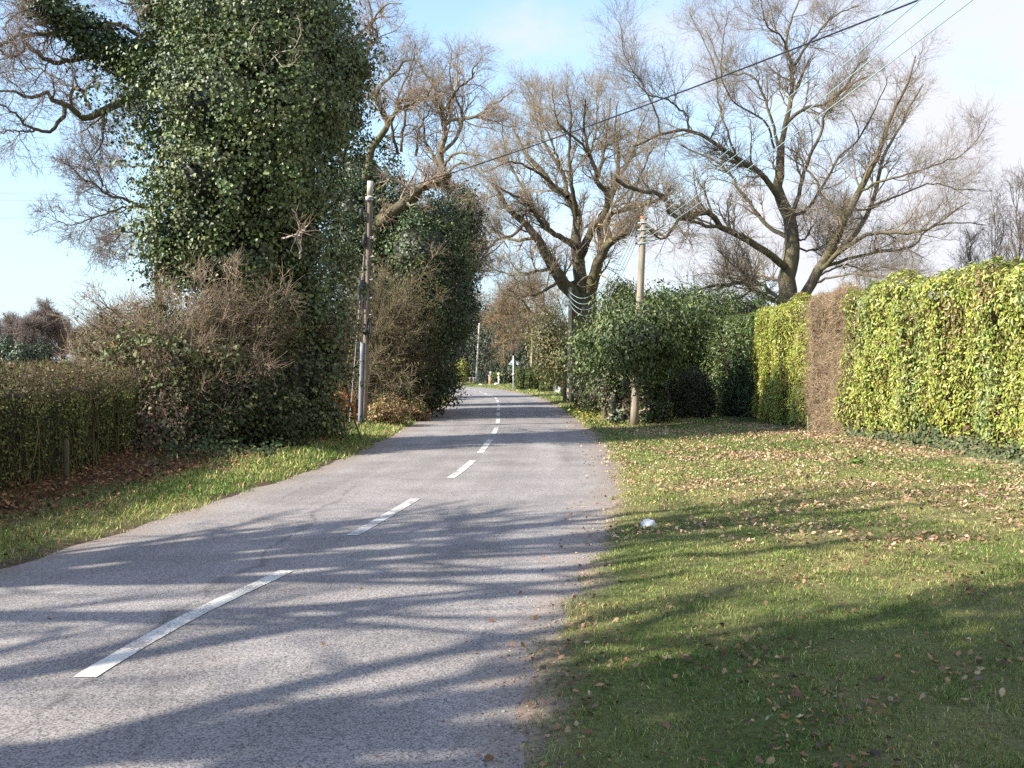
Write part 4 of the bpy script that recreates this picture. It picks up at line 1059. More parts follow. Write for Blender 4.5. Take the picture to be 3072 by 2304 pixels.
for px, py, w, h in ((1084, 640, .05, .13), (1092, 722, .04, .16), (1083, 862, .07, .2), (1078, 900, .05, .14)):
    c = at(px, py, 29.4); a = Acc(); a.box(c, (w, .06, h), (.025, .027, .032), .2, .02)
    a.tubes(np.array([c + [0, 0, h], c + [.06, .05, h + .06], ax(c[2] + h + .08) + [-.03, -.05, 0]]), np.array([.012] * 3), 6, (.03, .03, .035))
    a.obj('junction_box', M_BLACK, t6)
a = Acc()
th = np.linspace(0, 2 * PI, 22)
for k in range(3):
    c = ax(pz(985)) + [.09, -.12 - .02 * k, 0]
    a.tubes(np.stack([c[0] + .05 * np.cos(th) * (1 + .1 * k), c[1] + .01 * np.sin(3 * th), c[2] + (.24 + .02 * k) * np.sin(th)], -1), np.full(22, .02), 6, (.03, .03, .035))
a.ball(ax(pz(1000)) + [.1, -.13, .1], (.06, .05, .13), (.025, .025, .03), 12, 8, .1)
a.obj('cable_coil', M_BLACK, t6)
zz = np.linspace(pz(600), pz(1027), 26)
for ox, oy, rr, lab in ((-.085, -.06, .014, 0), (.03, -.1, .012, 1), (.085, -.04, .01, 2)):
    pp = np.array([ax(z) for z in zz]) + np.array([ox, oy, 0]) + np.c_[.014 * np.sin(zz * 5 + lab * 2), 0 * zz, 0 * zz]
    a = Acc(); a.tubes(pp, np.full(26, rr), 6, (.05, .052, .06)); a.obj('riser_cable', M_BLACK, t6)
# stay wires
a = Acc(); w0 = ax(pz(700)) + [-.08, 0, 0]; w1 = gnd(1046, 1286); a.tubes(np.array([w0, (w0 + w1) / 2, w1 + [0, 0, -.05]]), np.array([.009] * 3), 6, (.4, .42, .42))
w2 = ax(pz(860)) + [-.1, 0, 0]; w3 = at(1003, 1290, 31.5); w3[2] = 0
s_ = thing('stay_wire', 'thin steel stay wire from the left telegraph pole down to the verge', 'stay wire', w1)
a.obj('wire', M_PAINT, s_)
s_ = thing('stay_wire', 'slanting stay wire with yellow guard strip, left of the left pole', 'stay wire', w3)
a = Acc(); a.tubes(np.array([w2, (w2 + w3) / 2, w3]), np.array([.009] * 3), 6, (.3, .3, .28)); a.obj('wire', M_PAINT, s_)
a = Acc(); u = np.linspace(.38, .8, 4)[:, None]; a.tubes(w2 * (1 - u) + w3 * u, np.full(4, .014), 7, (.32, .25, .07), True); a.obj('guard', M_PAINT, s_)

# poles out of the picture that carry the wires towards us
pA = np.array([4.75, -6.0, 6.2]); pB = np.array([11.9, .6, 6.9])
def plain_pole(label, top):
    t = thing('telegraph_pole', label, 'telegraph pole', (top[0], top[1], 0), 'telegraph poles along the road')
    a = Acc(); a.tubes(pole_axis((top[0], top[1], -.1), top, 8), np.linspace(.11, .085, 8), 12, WOODC, True); a.obj('shaft', M_WOODPOLE, t)
plain_pole('telegraph pole behind the viewer carrying the four pale wires', pA)
plain_pole('telegraph pole inside the right hedge carrying the thick black cable', pB)
def wire(name, label, a0, a1, sag, r, colr, group=None, K=40, cat='overhead wire'):
    u = np.linspace(0, 1, K)[:, None]
    p = np.asarray(a0) * (1 - u) + np.asarray(a1) * u
    p[:, 2] -= 4 * sag * (u * (1 - u))[:, 0]
    a = Acc(); a.tubes(p, np.full(K, r), 5, colr)
    o = a.obj(name, M_WIRE)
    return tag(o, label, cat, group)
AQ = (.34, .5, .5)
names = ['topmost', 'second highest', 'third highest', 'lowest']
for k in range(4):
    wire('telephone_wire', names[k] + ' of four pale wires rising from the right pole to the upper right', BR1[k] + [.1, -.03, .03], pA + [0, 0, -.15 - .22 * k], .28, .0062, AQ, 'pale wires overhead on the right')
    wire('telephone_wire', names[k] + ' of four sagging pale wires between the right pole and second pole', BR1[k] + [-.02, .05, 0], BR2[k], 1.05 + .05 * k, .0095, AQ, 'sagging wires between first and second right poles')
    wire('telephone_wire', names[k] + ' of four small sagging wires between second and third pole', BR2[k] + [0, .08, 0], BR3[k], 1.5 + .1 * k, .011, AQ, 'sagging wires between second and third right poles', 30)
wire('overhead_cable', 'thick black cable crossing the sky from the left pole to upper right', ax(pz(592)) + [.09, -.05, 0], pB + [0, 0, -.15], .42, .0125, (.02, .02, .025), None, 60, 'cable')
# field line at the far left
plp = at(720, 560, 47.0)
plain_pole('distant power pole hidden behind the ivy clad tree', plp + [0, 0, .3])
for k, (ya, yb) in enumerate([(569, 574), (589, 593), (666, 640)]):
    a0 = at(-400, ya, 44.0); a1 = plp + [0, .05 * k, -.05 - .3 * k]
    p1 = at(230, yb, 46.0)
    wire('power_line', ['upper', 'middle', 'lowest, separate'][k] + ' grey power line crossing the sky at far left', a0, np.array([plp[0], 47.0, at(720, yb + (yb - ya), 47)[2]]), .12, .008, (.35, .38, .42), 'power lines at the far left', 30, 'power line')

# ------------------------------------------------------------------ road sign seen from behind
c = gnd(1540, 1173); D = c[1]
sg = thing('road_sign', 'grey back of a triangular road sign on a pole with small round plate', 'road sign', (c[0], c[1], 0))
ztop = at(1540, 1067, D)[2]
a = Acc(); a.tubes(np.array([[c[0], D, -.1], [c[0], D, ztop]]), np.array([.042, .042]), 12, (.5, .52, .54), True); a.obj('post', M_PAINT, sg)
za, zb = at(1540, 1071, D)[2], at(1540, 1094, D)[2]; w = .39
def tri_plate(s, y0, y1):
    out = []
    for ang in (90, 210, 330):
        for dd in (-16, 0, 16):
            out.append((ang, dd))
    pts = []
    for i, (sx, sz) in enumerate([(0, za), (-w, zb), (w, zb)]):
        prev = [(w, zb), (0, za), (-w, zb)][i]; nxt = [(-w, zb), (w, zb), (0, za)][i]
        pv = np.array(prev) - np.array((sx, sz)); nx = np.array(nxt) - np.array((sx, sz))
        pv = pv / np.linalg.norm(pv); nx = nx / np.linalg.norm(nx)
        cn = np.array((sx, sz)); k = .05
        pts += [cn + pv * k, cn + (pv + nx) * k * .28, cn + nx * k]
    pts = np.array(pts); m = pts.mean(0); pts = m + (pts - m) * s
    n = len(pts)
    V = np.r_[np.c_[c[0] + pts[:, 0], np.full(n, y0), pts[:, 1]], np.c_[c[0] + pts[:, 0], np.full(n, y1), pts[:, 1]]]
    Q = [(j, (j + 1) % n, n + (j + 1) % n, n + j) for j in range(n)]
    T = [(0, q, q + 1) for q in range(1, n - 1)] + [(n, n + q + 1, n + q) for q in range(1, n - 1)]
    return V, np.array(Q), np.array(T)
a = Acc(); a.add(*tri_plate(1.0, D + .06, D + .066), (.3, .33, .325)); pl = a.obj('sign_plate', M_PAINT, sg)
a = Acc(); a.add(*tri_plate(.96, D + .067, D + .07), (.6, .05, .05)); a.obj('sign_face', M_PAINT, pl)
for z in (zb + .1, zb + .36):
    a = Acc(); a.box((c[0], D + .05, z), (.24 - (z - zb) * .4, .012, .018), (.16, .18, .175)); a.obj('clip_bar', M_PAINT, sg)
zc = at(1540, 1123, D)[2]
a = Acc(); a.tubes(np.array([[c[0], D - .05, zc], [c[0], D - .044, zc]]), np.array([.12, .12]), 20, (.55, .32, .3), True); rp = a.obj('round_plate', M_PAINT, sg)
a = Acc(); a.tubes(np.array([[c[0], D - .056, zc], [c[0], D - .052, zc]]), np.array([.07, .07]), 18, (.6, .55, .52), True); a.obj('plate_centre', M_PAINT, rp)

# pale oval marker with a dark slot
c = gnd(1671, 1180); D = c[1]
ov = thing('oval_marker', 'pale upright oval marker board with a dark upright slot, by the clipped hedge', 'marker board', (c[0], c[1], 0))
th = np.linspace(0, 2 * PI, 28, endpoint=False)
def disc(a, rx, rz, y0, y1, z, C):
    n = len(th)
    o = np.c_[c[0] + rx * np.cos(th), 0 * th, z + rz * np.sin(th)]
    V = np.r_[o + [0, y0, 0], o + [0, y1, 0]]
    Q = [(j, (j + 1) % n, n + (j + 1) % n, n + j) for j in range(n)]
    T = [(0, q, q + 1) for q in range(1, n - 1)] + [(n, n + q + 1, n + q) for q in range(1, n - 1)]
    a.add(V, np.array(Q), np.array(T), C)
a = Acc(); disc(a, .25, .33, D - .03, D + .03, .36, (.5, .5, .47)); bd = a.obj('board', M_STONE, ov)
a = Acc(); disc(a, .055, .2, D - .036, D - .032, .4, (.03, .03, .03)); a.obj('slot', M_BLACK, ov)
a = Acc(); a.tubes(np.array([[c[0], D + .06, -.1], [c[0], D + .06, .5]]), np.array([.03, .03]), 8, (.2, .18, .15), True); a.obj('stake', M_WOODPOLE, ov)

# gate pillars and gate
def pillar(px, ytop, ybase, D, w, lab, C, ballr=.15):
    b = at(px, ybase, D); b[2] = gz(b[0], D)[0]
    tz = at(px, ytop, D)[2]
    t = thing('gate_pillar', lab, 'gate pillar', b, 'gate pillars at the bend')
    a = Acc(); a.box((b[0], D, (b[2] + tz) / 2 - .05), (w, w, (tz - b[2]) / 2 + .05), C, .3); a.obj('shaft', M_STONE, t)
    a = Acc(); a.box((b[0], D, tz + .035), (w * 1.2, w * 1.2, .035), (.5, .45, .4), .3); a.obj('coping', M_STONE, t)
    if ballr:
        a = Acc(); a.tubes(np.array([[b[0], D, tz + .06], [b[0], D, tz + .12]]), np.array([.08, .06]), 10, (.5, .48, .44)); a.ball((b[0], D, tz + .1 + ballr), ballr, (.55, .54, .5), 18, 12); a.obj('stone_ball', M_STONE, t)
    return b
b1 = pillar(1472, 1127, 1157, 104, .17, 'pinkish brick gate pillar topped by a stone ball, nearer the drive', (.42, .27, .2))
b2 = pillar(1486, 1126, 1156, 106, .1, 'narrow gate pillar with white stone ball beside the brick pillar', (.25, .22, .14), .13)
b3 = pillar(1411, 1135, 1153, 112, .1, 'short dark gate post with pale cap, left of the pair by the bend', (.09, .09, .07), 0)
b4 = pillar(1423, 1135, 1153, 111, .13, 'short dark gate post with pale cap, right of the pair by the bend', (.12, .11, .08), 0)
# iron gate between
gt = thing('iron_gate', 'low dark iron gate between the posts at the bend', 'gate', at(1448, 1155, 107) * [1, 1, 0])
x0, x1 = b4[0] + .2, b1[0] - .25
a = Acc(); 
for z in (.25, 1.0): a.tubes(np.array([[x0, 109, z], [x1, 105.5, z]]), np.array([.025, .025]), 6, (.03, .03, .035), True)
a.obj('rail', M_BLACK, gt)
a = Acc()
for u in np.linspace(0, 1, 14): a.tubes(np.array([[x0 + (x1 - x0) * u, 109 - 3.5 * u, .12], [x0 + (x1 - x0) * u, 109 - 3.5 * u, 1.12]]), np.array([.014, .014]), 5, (.03, .03, .035), True)
a.obj('bars', M_BLACK, gt)
# little post sign
c = at(1496, 1154, 102); ps = thing('post_sign', 'small cream round topped sign on a white post before the garden hedge', 'sign', (c[0], c[1], 0))
a = Acc(); a.box((c[0], 102, .42), (.07, .05, .5), (.7, .68, .62)); a.obj('post', M_PAINT, ps)
a = Acc(); a.tubes(np.array([[c[0], 101.9, 1.06], [c[0], 101.95, 1.06]]), np.array([.15, .15]), 18, (.68, .58, .3), True); a.obj('sign_disc', M_PAINT, ps)
c = at(1489, 1156, 101); o = Acc(); o.ball((c[0], 101, .1), (.24, .18, .17), (.7, .69, .66), 14, 9, .12)
tag(o.obj('white_stone', M_STONE, None, True), 'white painted stone on the grass under the small cream sign', 'stone')
c = at(1442, 1157, 100); o = Acc(); o.ball((c[0], 100, .06), (.22, .18, .14), (.45, .5, .56), 14, 9, .12)
tag(o.obj('kerb_stone', M_STONE, None, True), 'bluish grey stone at the road edge by the thin pole', 'stone')

# yellow conifer, shrub and lawn at the bend
leafy('golden_conifer', 'small golden yellow conifer at the left end of the bend', 'conifer', [ell(1385, 1115, 118, 14, 26, .5), ell(1385, 1098, 118, 9, 20, .4)], 500, 7, .1, .12, 'laurel', [(.34, .36, .06), (.28, .32, .06), (.4, .38, .1)], cs=.75, lump=.12)
leafy('garden_shrub', 'low olive shrub left of the golden conifer', 'shrub', [ell(1352, 1135, 116, 22, 15, .7)], 400, 7, .12, .12, 'small', [(.1, .13, .03), (.14, .15, .04)], cs=.8)

# ------------------------------------------------------------------ trees closing the view round the bend
FC = [(.024, .04, .018), (.034, .052, .022), (.055, .07, .025), (.045, .04, .022)]
k = 0
FT = [(1325, 122, 62, 260, 'dark evergreen tree behind the red brown pole'), (1410, 122, 66, 210, 'dark evergreen tree behind the tall pale pole'), (1490, 114, 62, 200, 'dark evergreen tree behind the gate pillars'),
      (1565, 104, 64, 180, 'dark evergreen tree behind the triangular sign'), (1640, 92, 62, 150, 'dark evergreen tree behind the third pole'), (1700, 88, 50, 130, 'dark evergreen tree to the right of the third pole'), (1270, 104, 60, 300, 'dark evergreen tree at the inside of the bend')]
for px, D, rx, hh, lab in FT:
    ee = [ell(px + dx, 1140 - hh * q, D, rx * (1 - .45 * q), hh * .38, rx * D / FPX * .8) for dx, q in ((0, .15), (R.uniform(-15, 15), .45), (R.uniform(-18, 18), .75))]
    leafy('evergreen_tree', lab, 'tree', ee, 2200, 8, .38, .19, 'laurel', FC, cs=.74, lump=.35, group='dark evergreens round the bend', base=(ee[0][0][0], D, 0), trunk=[([(ee[0][0][0], D, -.2), (ee[1][0][0], D, 2), tuple(ee[2][0])], .25, .1)])
BT = [(1340, 126, 9, 3.4, 'bare brown tree at the bend, left of the tall pale pole'), (1500, 120, 12, 4.0, 'bare brown tree above the gate pillars'), (1560, 109, 11, 4.0, 'bare brown tree above the triangular sign'),
      (1650, 97, 11, 3.8, 'smaller bare tree between third and second poles'), (1420, 126, 12, 4.2, 'farthest bare tree at the end of the road')]
for px, D, H, sp, lab in BT:
    b = at(px, 1150, D) * [1, 1, 0]
    th_, fi = wild_tree(b, H, sp, 11, .1, (6, 5, 4), None, (R.uniform(-1, 1), 0), .011, .26, (1.5, .9, .5), .2)
    finish_tree('bare_tree', lab, 'tree', b, th_, fi, 'bare trees round the bend', twig_col=(.24, .175, .115), bark_col=(.17, .13, .08))
# leaning mossy limb tree at the roadside
it = [([(1610, 2080), (1560, 2010), (1500, 1925), (1440, 1850), (1380, 1800), (1300, 1750), (1240, 1700)], 24, 8, 0, 0), ([(1270, 1725), (1240, 1670), (1180, 1640), (1110, 1620)], 7, 2, 0, -1.5), ([(1410, 1828), (1380, 1740), (1330, 1690), (1260, 1600)], 8, 2, 0, 1.5), ([(1500, 1925), (1480, 1800), (1440, 1700), (1420, 1600)], 9, 2, 0, 2),
      ([(1245, 1703), (1190, 1740), (1120, 1730), (1050, 1780)], 6, 2, 0, -1), ([(1335, 1770), (1250, 1830), (1180, 1850), (1120, 1900)], 6, 2, 0, -2)]
P, Rd = limbs(ZM, it, 74.0, 16)
tw = twigs(P, Rd, 16, 8, 6, (1., 2.4), (.6, 1.2), (.35, .7), .0, .24, .011)
finish_tree('leaning_tree', 'mossy tree leaning left over the garden hedges toward the road', 'tree', at(1774, 1170, 74) * [1, 1, 0], [(P, Rd, 8)], tw, twig_col=(.22, .155, .085), bark_col=(.2, .17, .075))

# right background: slim tree and saplings over the hedge
b = at(2590, 1130, 62) * [1, 1, 0]
th_, fi = wild_tree(b, 9.0, 2.6, 11, .18, (5, 4, 4), .07, (0, 0), .006, .17, (1.0, .6, .4))
finish_tree('bare_tree', 'thin young bare tree behind the big oak, over the laurel hedge', 'tree', b, th_, fi, twig_col=(.18, .15, .11))
for k, (px, D, H, lab) in enumerate([(2935, 46, 8.0, 'slim bare sapling over the hedge at the right, leftmost of its row'), (2985, 48, 10.5, 'slim bare sapling over the hedge at the right, second of its row'), (3035, 45, 11.0, 'slim bare sapling over the hedge at the right, third of its row'), (3075, 44, 11.0, 'slim bare sapling at the right edge of the view'), (3140, 47, 11, 'slim bare sapling just past the right edge')]):
    b = at(px, 1130, D) * [1, 1, 0]
    th_, fi = wild_tree(b, H, 2.1, 16, .3, (5, 4, 3), .05, (R.uniform(-.3, .3), 0), .005, .12, (.9, .55, .35), .15)
    finish_tree('sapling', lab, 'tree', b, th_, fi, 'bare saplings behind the right hedge', twig_col=(.19, .15, .12))
E = [ell(2960, 815, 47, 90, 40, 1.0), ell(3060, 800, 47, 70, 50, 1.0)]
thicket('scrub_bush', 'brown twiggy scrub around the sapling feet above the right hedge', 'bush', at(3000, 1150, 47) * [1, 1, 0], E, 90, (9, 7), ((.6, 1.3), (.3, .7)), .008, .02, (.2, .16, .13))

# far wood across the field, left
for k, px in enumerate([-70, -10, 45, 95, 140, 190, 240, 290]):
    D = R.uniform(150, 175); H = R.uniform(7.5, 10.0) + (2 if k == 4 else 0)
    b = at(px, 1122, D) * [1, 1, 0]
    th_, fi = wild_tree(b, H, 3.8, 12, .12, (8, 8, 6), .22, (0, 0), .022, .2, (1.7, 1.0, .6), .12)
    finish_tree('bare_tree', ['tree at the far left edge of the distant wood', 'bare tree second from the left in the distant wood', 'bare tree beside the distant ivied tree', 'bare tree right of the distant ivied tree', 'tallest round bare tree of the distant wood', 'bare tree right of the tallest in the distant wood', 'distant bare tree just left of the hawthorn thicket', 'distant bare tree behind the hawthorn thicket'][k], 'tree', b, th_, fi, 'distant wood beyond the field', twig_col=(.21, .17, .15))
for px, D, h, lab in ((15, 150, 95, 'dark ivied tree at the left edge of the distant wood'), (60, 146, 75, 'narrow dark ivied tree in the distant wood'), (125, 148, 80, 'dark ivied tree nearer the thicket in the distant wood')):
    leafy('ivied_tree', lab, 'tree', [ell(px, 1115 - h * .3, D, 26, h * .4, 1.2), ell(px + 4, 1115 - h * .7, D, 16, h * .35, .9)], 420, 7, .3, .22, 'ivy', [(.045, .07, .035), (.06, .085, .04)], cs=.75, lump=.35, group='dark trees of the distant wood')
# scrub at the foot of the wood
a = Acc(); E = [ell(px, 1105, 160 + R.uniform(-5, 5), 40, 22, 2.0) for px in range(-160, 420, 45)]
core(a, E, .8, (.05, .045, .035)); foliage(a, E, 1600, 7, .5, .22, 'small', [(.12, .1, .07), (.15, .12, .09), (.08, .08, .04)])
tag(a.obj('distant_scrub', M_DULL), kind='stuff')

# ------------------------------------------------------------------ trees behind the viewer that throw the shadows
th_, fi = wild_tree((-12.0, 4.2, 0), 14, 5.4, 17, .1, (7, 2, 1), .46, (0, 0), .012, .17, (1.5, .7, .4), .25)
finish_tree('oak_tree', 'bare roadside oak behind the viewer whose boughs shade the road', 'tree', (-12.0, 4.2, 0), th_, fi)
th_, fi = wild_tree((-11.0, .2, 0), 13, 5.0, 10, .1, (6, 2, 1), .42, (0, 0), .012, .17, (1.5, .7, .4), .3)
finish_tree('oak_tree', 'third bare oak just behind the viewer to the left', 'tree', (-11.0, .2, 0), th_, fi)
th_, fi = wild_tree((-19.5, -.5, 0), 15, 5.2, 14, .1, (6, 2, 1), .32, (0, 0), .012, .17, (1.4, .7, .4), .35)
finish_tree('oak_tree', 'second bare oak farther from the road behind the viewer', 'tree', (-19.5, -.5, 0), th_, fi)
for ix, (tx, ty, lab) in enumerate([(-10.2, -2.0, 'ivy clad tree behind the viewer shading the near grass'), (-10.8, -7.4, 'second ivy clad tree behind the viewer, farther back along the road')]):
  E = [(np.array([tx, ty, z]), np.array([w, w, 1.8])) for z, w in ((3, 1.3), (5.5, 1.6), (8, 2.2), (10.5, 2.6), (13, 2.5), (15.5, 1.6))]
  leafy('ivy_clad_tree', lab, 'tree', E, 1500, 10, .25, .16, 'ivy', IVYC, cs=.8, trunk=[([(tx, ty, -.2), (tx, ty, 8)], .3, .2)])

for bx_, by_, lab in ((-9.3, 8.6, 'unseen scrub added behind the field hedge to shade the verge, nearer one'), (-9.4, 11.8, 'unseen scrub added behind the field hedge to shade the verge, middle one'), (-9.6, 14.8, 'unseen scrub added behind the field hedge to shade the verge, farther one')):  # unseen clumps, added to throw shade on the left verge
    leafy('scrub_bush', lab, 'bush', [(np.array([bx_, by_, 1.5]), np.array([1.2, 1.6, 1.5])), (np.array([bx_ - .2, by_ + .5, 2.6]), np.array([.8, 1.1, .9]))], 500, 9, .22, .07, 'small', [(.09, .09, .03), (.12, .1, .05)], None, M_DULL, cs=.7)
# ------------------------------------------------------------------ ground cover
def scatter(n, f):
    """n tries over x0..x1,y0..y1 kept by f(x,y)"""
    return None
# --- grass
def grass_batch(n, x0, x1, y0, y1, hmin, hmax, w, side, dens=None):
    y = y0 * (y1 / y0) ** R.random(n) if y0 > 0 else R.uniform(y0, y1, n)
    x = R.uniform(x0, x1, n)
    t, s = road_t(x, y); e_ = np.abs(t) - HW(s)
    p = np.stack([x, y, 0 * x], -1)
    k = (t > 0 if side > 0 else t < 0) & (e_ + .12 * lumps(p * 2.1 + 2) + .08 * lumps(p * 6 + 5) > R.uniform(-.1, .36, n))
    if dens is not None: k &= R.random(n) < dens(x, y, e_)
    k &= R.random(n) < np.clip(.75 + .4 * lumps(p * 3.3), .2, 1)
    x, y, e_ = x[k], y[k], e_[k]; n = len(x); p = p[k]
    z = gz(x, y)
    h = R.uniform(hmin, hmax, n) * (1 + .3 * lumps(p * 2.7) + .35 * lumps(p * 9 + 1)) * np.clip(y / 9, 1, 1.8) ** .35
    ww = w * np.clip(y / 6, 1, 4) * R.uniform(.7, 1.3, n)
    a = R.uniform(0, 2 * PI, n); sd = np.stack([np.cos(a), np.sin(a), 0 * a], -1)
    ln = R.normal(size=(n, 3)) * .6; ln[:, 2] = 1; ln = norm(ln)
    b = np.stack([x, y, z - .008], -1)
    m = b + ln * (h * .55)[:, None]; tp = m + norm(ln + R.normal(size=(n, 3)) * .45 * [1, 1, .5]) * (h * .5)[:, None]
    V = np.stack([b - sd * ww[:, None] * .5, b + sd * ww[:, None] * .5, m + sd * ww[:, None] * .4, m - sd * ww[:, None] * .4, tp], 1)
    i = np.arange(n)[:, None] * 5
    yel = np.clip(.28 + .45 * lumps(p * .6) + .3 * lumps(p * 2.1 + 2) + R.normal(size=n) * .3, 0, 1)[:, None]
    c = np.array([.125, .195, .042]) * (1 - yel) + np.array([.37, .35, .13]) * yel
    dead = R.random(n) < .1; c[dead] = (.42, .35, .19)
    c = c * np.exp(R.normal(size=(n, 1)) * .38)
    return V.reshape(-1, 3), i + np.array([[0, 1, 2, 3]]), i + np.array([[3, 2, 4]]), np.repeat(c, 5, 0)
a = Acc()
hedge_x = lambda y: np.interp(y, [-4, 2, 10, 16, 20, 23.7, 26.2, 28.5, 31, 32.2, 36, 38], [9.9, 9.5, 8.85, 8.3, 7.75, 7.3, 6.95, 6.85, 6.95, 7.1, 5.6, 4.6])
fd = lambda x, y, e_: np.where(x < hedge_x(y) - .25, 1 - .65 * np.exp(-((x - hedge_x(y) + .8) / .6) ** 2) * (y > 13), 0)
for q in (grass_batch(260000, -.6, 6.2, 3.8, 9.5, .016, .045, .004, 1, fd), grass_batch(230000, .2, 9.2, 8, 17, .016, .038, .0042, 1, fd), grass_batch(140000, .8, 8.4, 15, 34, .018, .042, .005, 1, fd), grass_batch(30000, 1.2, 6, 30, 62, .04, .09, .008, 1), grass_batch(16000, -4, 3, 60, 115, .05, .1, .01, 1)):
    a.add(*q)
ld = lambda x, y, e_: np.clip(1.25 - e_ / 1.5, 0.04, 1)
for q in (grass_batch(70000, -6.5, -3.2, 7.5, 18, .03, .075, .0055, -1, ld), grass_batch(50000, -6, -2.8, 17, 36, .04, .1, .007, -1, ld), grass_batch(20000, -7, -2.6, 34, 75, .06, .14, .01, -1, ld)):
    a.add(*q)
tag(a.obj('grass', M_GRASS), kind='stuff')

# --- fallen leaves
OAK = np.array([(0, -.1), (.05, .08), (.17, .14), (.13, .25), (.27, .33), (.19, .44), (.32, .55), (.22, .66), (.27, .78), (.14, .86), (.08, .97), (0, 1.0)])
OAKV = np.array([(x, y, 0) for x, y in OAK] + [(-x, y, 0) for x, y in OAK[-2:0:-1]])
def oak_leaves(P, N, size):
    n = len(P); m = len(OAKV); N = norm(N)
    A = R.normal(size=(n, 3)); A = norm(A - (A * N).sum(1, keepdims=True) * N); B = np.cross(A, N)
    t = np.repeat(OAKV[None], n, 0).copy()
    cu = R.uniform(-.3, 1.3, n)[:, None]; cv = R.uniform(-.4, .9, n)[:, None]
    t[..., 2] = cu * (t[..., 0] ** 2) * 1.6 + cv * (t[..., 1] - .5) ** 2 * .6 + R.normal(size=(n, m)) * .025
    t *= size[:, None, None]
    V = P[:, None] + t[..., :1] * B[:, None] + t[..., 1:2] * A[:, None] + t[..., 2:] * N[:, None]
    i = np.arange(n)[:, None] * m
    q = []
    h = len(OAK)
    for k in range(h - 1):   # strips across the midrib
        a0, a1 = k, k + 1
        b0 = 0 if k == 0 else m - k; b1 = h - 1 if k + 1 == h - 1 else m - k - 1
        if k == 0: q.append((a0, a1, b1, b1))
        elif k + 1 == h - 1: q.append((a0, a1, b0, b0))
        else: q.append((a0, a1, b1, b0))
    Tq = np.array([(a_, b_, c_) for a_, b_, c_, d_ in q if c_ == d_]); Qq = np.array([z for z in q if z[2] != z[3]])
    return V.reshape(-1, 3), (i[:, None] + Qq[None]).reshape(-1, 4), (i[:, None] + Tq[None]).reshape(-1, 3), m
LC = [(.46, .32, .2), (.35, .23, .14), (.55, .42, .28), (.23, .145, .095), (.41, .25, .14), (.15, .105, .08)]
def litter(acc, n, x0, x1, y0, y1, f, smin=.05, smax=.1, fancy=False, cols=LC, w=(3, 3, 2, 2, 1, 1.5), lift=.012):
    y = y0 * (y1 / y0) ** R.random(n); x = R.uniform(x0, x1, n)
    t, s = road_t(x, y); e_ = np.abs(t) - HW(s)
    k = R.random(n) < f(x, y, t, e_)
    x, y, e_ = x[k], y[k], e_[k]; n = len(x)
    z = np.maximum(gz(x, y), -.004) + R.uniform(.004, lift + .012, n)
    N = R.normal(size=(n, 3)) * .6; N[:, 2] = 1
    c = pal(n, cols, w, .22); sz = R.uniform(smin, smax, n)
    P = np.stack([x, y, z], -1)
    if fancy:
        V, Q, T, m = oak_leaves(P, N, sz); acc.add(V, Q, T, np.repeat(c, m, 0))
    else:
        V, Q = leaf_geo(P, N, sz, 'dry', 0); acc.add(V, Q, None, np.repeat(c, 6, 0))
a = Acc()
def fr(x, y, t, e_):
    p = np.stack([x, y, 0 * x], -1)
    cl_ = np.clip(.3 + .9 * lumps(p * 1.7 + 11) + .5 * lumps(p * .7 + 3), .04, 1)
    band = np.exp(-((y - 14.6 + .15 * (x - 3)) / 1.9) ** 2) * sstep(1.6, 2.6, x) + .4 * np.exp(-((y - 19.5) / 3.5) ** 2) * sstep(.6, 1.6, e_)
    base = .4 + .25 * sstep(1.5, 4, x)
    return np.where((t > 0) & (e_ > .12) & (x < hedge_x(y) + .1), np.clip(base * cl_ + band * np.clip(.45 + .6 * lumps(p * 1.3 + 8), .1, 1), 0, 1), np.where((t > 0) & (e_ > -.5), .03, 0))
litter(a, 20000, -.2, 6.5, 3.9, 9.8, fr, .018, .052, True, cols=[(.4, .26, .15), (.3, .18, .1), (.5, .36, .22), (.2, .12, .075), (.36, .18, .09), (.14, .095, .07)], w=(2, 3, 1, 3, 1.5, 3))
litter(a, 56000, .4, 9.2, 9.5, 20, fr, .022, .056, True)
litter(a, 42000, .9, 8.3, 18, 33, fr, .03, .06)
fl = lambda x, y, t, e_: np.where((t < 0) & (e_ > .1), np.clip(.05 + .9 * sstep(.7, 1.7, e_ + .3 * lumps(np.stack([x, y, 0 * x], -1) * 1.7)), 0, 1) * np.clip(.6 + .5 * lumps(np.stack([x, y, 0 * x], -1) * 2.3), .15, 1), 0)
litter(a, 30000, -7.2, -3.2, 8, 24, fl, .03, .07, True, cols=[(.22, .11, .055), (.16, .085, .045), (.33, .2, .11), (.11, .065, .04)], w=None, lift=.05)
litter(a, 7000, -6.4, -2.8, 22, 45, fl, .06, .11, cols=[(.26, .12, .055), (.2, .095, .045), (.3, .17, .09), (.14, .07, .04)], w=None, lift=.05)
litter(a, 40, -3.5, .2, 4.2, 12, lambda x, y, t, e_: np.where(e_ < -.2, .5, 0), .03, .06, True, lift=-.004)
tag(a.obj('fallen_leaves', M_DRY), kind='stuff')
